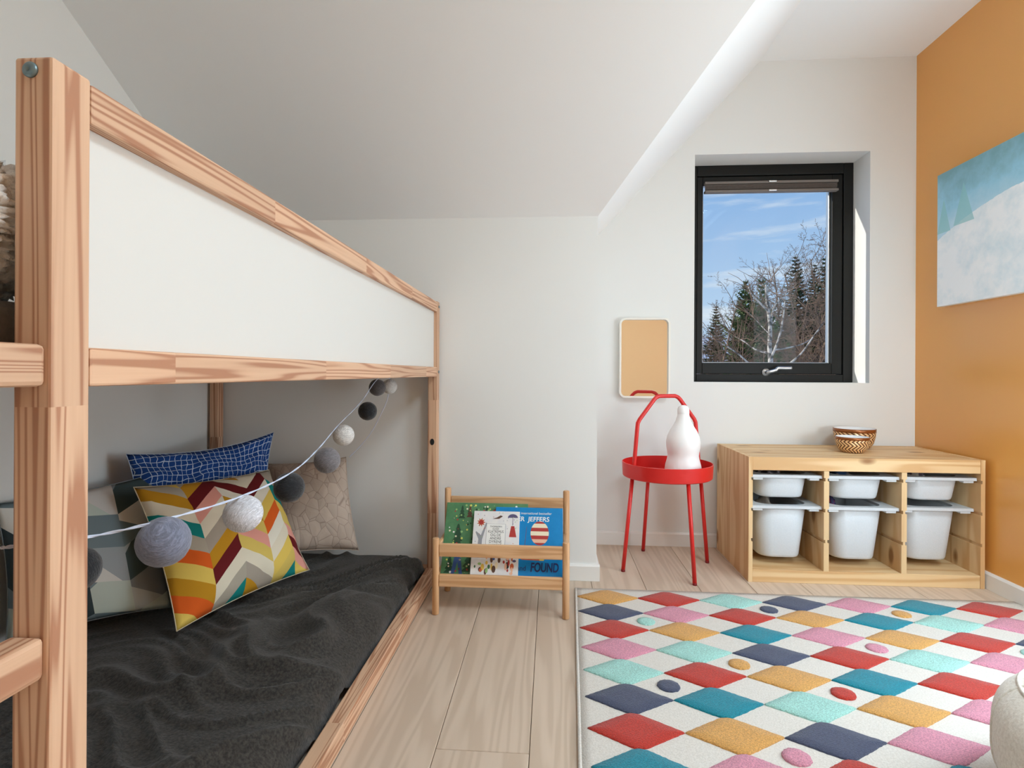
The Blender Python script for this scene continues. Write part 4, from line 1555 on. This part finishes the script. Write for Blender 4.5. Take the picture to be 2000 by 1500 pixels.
def bare_tree_meshes(seed, height, spread, levels=4, first=.25):
    rr = random.Random(seed)
    segs = [[], []]

    def grow(p, d, ln, r0, lev):
        n = 5 if lev == 0 else 3
        pts = [p]
        dd = d.copy()
        for i in range(n):
            dd = (dd + Vector((rr.uniform(-1, 1), rr.uniform(-1, 1), rr.uniform(-.5, 1) * (.5 if lev else .2))) * (.1 if lev == 0 else .2)).normalized()
            pts.append(pts[-1] + dd * ln / n)
        rs = [r0 * (1 - .75 * i / n) for i in range(n + 1)]
        segs[0 if lev < 2 else 1].append((pts, rs, 5 if lev < 2 else 3))
        if lev >= levels: return
        kids = (16, 8, 6, 5)[lev]
        for k in range(kids):
            t = first + (1 - first) * (k + rr.random()) / kids if lev == 0 else .15 + .85 * (k + rr.random()) / kids
            i = min(int(t * n), n - 1)
            q = pts[i].lerp(pts[i + 1], t * n - i)
            az = rr.uniform(0, 2 * math.pi)
            side = Vector((math.cos(az), math.sin(az), 0))
            ax = dd.orthogonal()
            base = (pts[i + 1] - pts[i]).normalized()
            side = (side - base * side.dot(base)).normalized()
            nd = (base * rr.uniform(.5, 1.0) + side * spread).normalized()
            l2 = ln * rr.uniform(.28, .5) * (1.1 - .55 * t)
            grow(q, nd, l2, max(r0 * .4 * (1 - .5 * t), .006), lev + 1)

    grow(Vector((0, 0, 0)), Vector((rr.uniform(-.05, .05), rr.uniform(-.05, .05), 1)).normalized(), height, height * .013, 0)
    out = []
    for part in segs:
        vs, fs = [], []
        for pts, rs, sides in part:
            base = len(vs)
            for i, (p, r_) in enumerate(zip(pts, rs)):
                t = (pts[min(i + 1, len(pts) - 1)] - pts[max(0, i - 1)]).normalized()
                a = t.orthogonal().normalized()
                b = t.cross(a)
                for k in range(sides):
                    an = 2 * math.pi * k / sides
                    vs.append(p + (a * math.cos(an) + b * math.sin(an)) * r_)
            for i in range(len(pts) - 1):
                for k in range(sides):
                    k2 = (k + 1) % sides
                    fs.append((base + i * sides + k, base + i * sides + k2, base + (i + 1) * sides + k2, base + (i + 1) * sides + k))
        me = bpy.data.meshes.new('tree_part')
        me.from_pydata(vs, [], fs)
        out.append(me)
    return out


def place_tree(name, parts, loc, rz, s, label, cat, group):
    o = empty(name, loc, (0, 0, rz))
    o.scale = (s, s, s)
    tag(o, label, cat, group)
    for nm, me, m in parts:
        link(nm, me, m, o)
    return o


def gpos(px, y):
    d = ray(px, 720)
    x_ = d.x / d.y * y
    return Vector((x_, y, ground_z(y, x_) - .1))


bare = [bare_tree_meshes(50 + i, 7.5, .75, 4, .15) for i in range(4)]
bl_lab = 'bare brown deciduous tree in the wood outside the window'
rt = random.Random(5)
spots = [(1366, 17, .55), (1392, 21, .72), (1430, 19, .5), (1446, 26, .66), (1478, 17, .58), (1520, 22, .8), (1540, 18, .72), (1562, 26, 1.0), (1578, 20, .86), (1600, 17, .82), (1622, 21, .98), (1640, 25, 1.05),
         (1412, 30, .6), (1500, 32, .85), (1535, 34, 1.0), (1585, 33, 1.05), (1460, 15, .46), (1556, 14.5, .5), (1380, 24, .6), (1420, 15, .42), (1510, 16, .55), (1590, 15, .6), (1615, 15.5, .66), (1440, 22, .6), (1550, 22, .8), (1400, 17, .5), (1490, 27, .72), (1606, 29, 1.0)]
for i, (px, y, s) in enumerate(spots):
    me = bare[i % 4]
    place_tree('bare_tree', [('trunk', me[0], bark), ('twigs', me[1], twig_m)], gpos(px, y), rt.uniform(0, 6.3), s, bl_lab, 'tree', 'bare trees outside')


def conifer_meshes(seed, h, rad, whorls, per, droop, irregular=0, start=.12):
    rr = random.Random(seed)
    bm = tube_bm([(0, 0, 0), (.03, .02, h * .5), (0, 0, h)], [h * .016, h * .01, .01], 7)
    tr = bpy.data.meshes.new('trunk')
    bm.to_mesh(tr)
    bm.free()
    vs, fs = [], []
    for wi in range(whorls):
        t = start + (1 - start) * wi / whorls
        z = h * t
        ln = rad * (1 - t) ** .85 * (1 - irregular * .5 * rr.random()) + .12
        for k in range(per):
            az = rr.uniform(0, 2 * math.pi)
            L = ln * rr.uniform(.7, 1.1)
            d = Vector((math.cos(az), math.sin(az), -droop + .55 * t + rr.uniform(-.1, .1))).normalized()
            side = d.cross(Vector((0, 0, 1))).normalized()
            n = max(4, int(L / .09))
            for q in range(n):
                u = (q + .5) / n
                p = Vector((0, 0, z)) + d * L * u + Vector((0, 0, .12 * L * u * u))
                for sgn in (-1, 1):
                    tw = (side * sgn * rr.uniform(.6, 1) + d * .7 + Vector((0, 0, rr.uniform(-.35, .25)))).normalized() * L * .38 * (1.15 - u) * rr.uniform(.7, 1.2)
                    wv = Vector((rr.uniform(-1, 1), rr.uniform(-1, 1), rr.uniform(-1, 1))).normalized() * .045
                    b = len(vs)
                    vs += [p - wv, p + wv, p + tw * .6 + wv * 1.2, p + tw, p + tw * .6 - wv * 1.2]
                    fs.append((b, b + 1, b + 2, b + 3, b + 4))
    fo = bpy.data.meshes.new('needles')
    fo.from_pydata(vs, [], fs)
    return tr, fo


spr = [conifer_meshes(80 + i, 9, 2.1, 40, 10, .3) for i in range(2)]
for i, (px, y, s, lab) in enumerate([(1553, 30, .92, 'broad dark spruce rising behind the brown trees'), (1611, 27, .92, 'tall pointed spruce at the wood edge by the window frame'), (1590, 34, .86, 'slim distant spruce between the two taller ones'),
                                     (1398, 27, .66, 'low dark evergreen at the open end of the wood'), (1634, 33, .95, 'dark spruce half hidden by the window sash')]):
    tr, fo = spr[i % 2]
    place_tree('spruce_tree', [('trunk', tr, bark), ('needle_foliage', fo, needle)], gpos(px, y), i * 1.3, s, lab, 'tree', 'spruces outside')
pn = [conifer_meshes(95 + i, 7.4, 3.0, 24, 13, -.35, 1.2, .3) for i in range(2)]
for i, (px, y, s, lab) in enumerate([(1455, 23, .9, 'bushy green pine with twin crowns, its slimmer half'), (1488, 22.5, .9, 'bushy green pine with twin crowns, its fuller half')]):
    tr, fo = pn[i % 2]
    place_tree('pine_tree', [('trunk', tr, bark), ('needle_foliage', fo, pine_n)], gpos(px, y), i * 2.1, s, lab, 'tree', 'pines outside')

# pruned birch close to the house
br = empty('birch_tree', gpos(1505, 11))
tag(br, 'pruned white-barked birch standing close outside the window', 'tree')
D0 = 11.6
brb = random.Random(9)


def bp(px, py, dz=0):
    return at(px, py, D0 + dz) - br.location


limbs = [([(1505, 800, 0), (1505, 712, 0), (1503, 680, 0), (1504, 640, .0), (1500, 600, .1), (1497, 575, .1), (1496, 556, .1)], .11, .045), ([(1503, 705, 0), (1514, 680, -.2), (1524, 650, -.3), (1530, 615, -.4), (1533, 588, -.4)], .05, .018),
         ([(1503, 690, 0), (1475, 682, .2), (1455, 668, .4), (1432, 655, .6)], .05, .015), ([(1504, 640, 0), (1512, 600, .2), (1530, 578, .4), (1550, 560, .5)], .05, .018), ([(1502, 610, 0), (1485, 592, -.2), (1468, 575, -.3), (1462, 560, -.3)], .045, .02),
         ([(1465, 712, -.5), (1440, 690, -.6), (1412, 672, -.7), (1398, 664, -.8)], .035, .012), ([(1535, 716, -.6), (1565, 690, -.7), (1590, 655, -.8), (1610, 628, -.8)], .04, .014), ([(1510, 684, 0), (1545, 678, .3), (1575, 668, .5), (1600, 645, .7)], .035, .012),
         ([(1500, 650, 0), (1490, 640, .3), (1470, 618, .5), (1455, 605, .5)], .02, .008), ([(1498, 570, .1), (1505, 550, .1), (1508, 545, .1)], .03, .02)]
for pts, r0, r1 in limbs:
    P = catmull([bp(*p) for p in pts], 5)
    obj('limb', tube_bm(P, [(r0 + (r1 - r0) * i / (len(P) - 1)) * .52 for i in range(len(P))], 7), birch_m, br, True)
    bm = bmesh.new()
    for k in range(14):
        i = brb.randrange(len(P) // 3, len(P))
        a = P[i]
        d = Vector((brb.uniform(-1, 1), brb.uniform(-1, 1), brb.uniform(-.2, 1))).normalized() * brb.uniform(.25, .8)
        tube_bm([a, a + d * .5 + Vector((0, 0, .04)), a + d], [.007, .005, .003], 4, bm)
    obj('twigs', bm, twig_m, br)
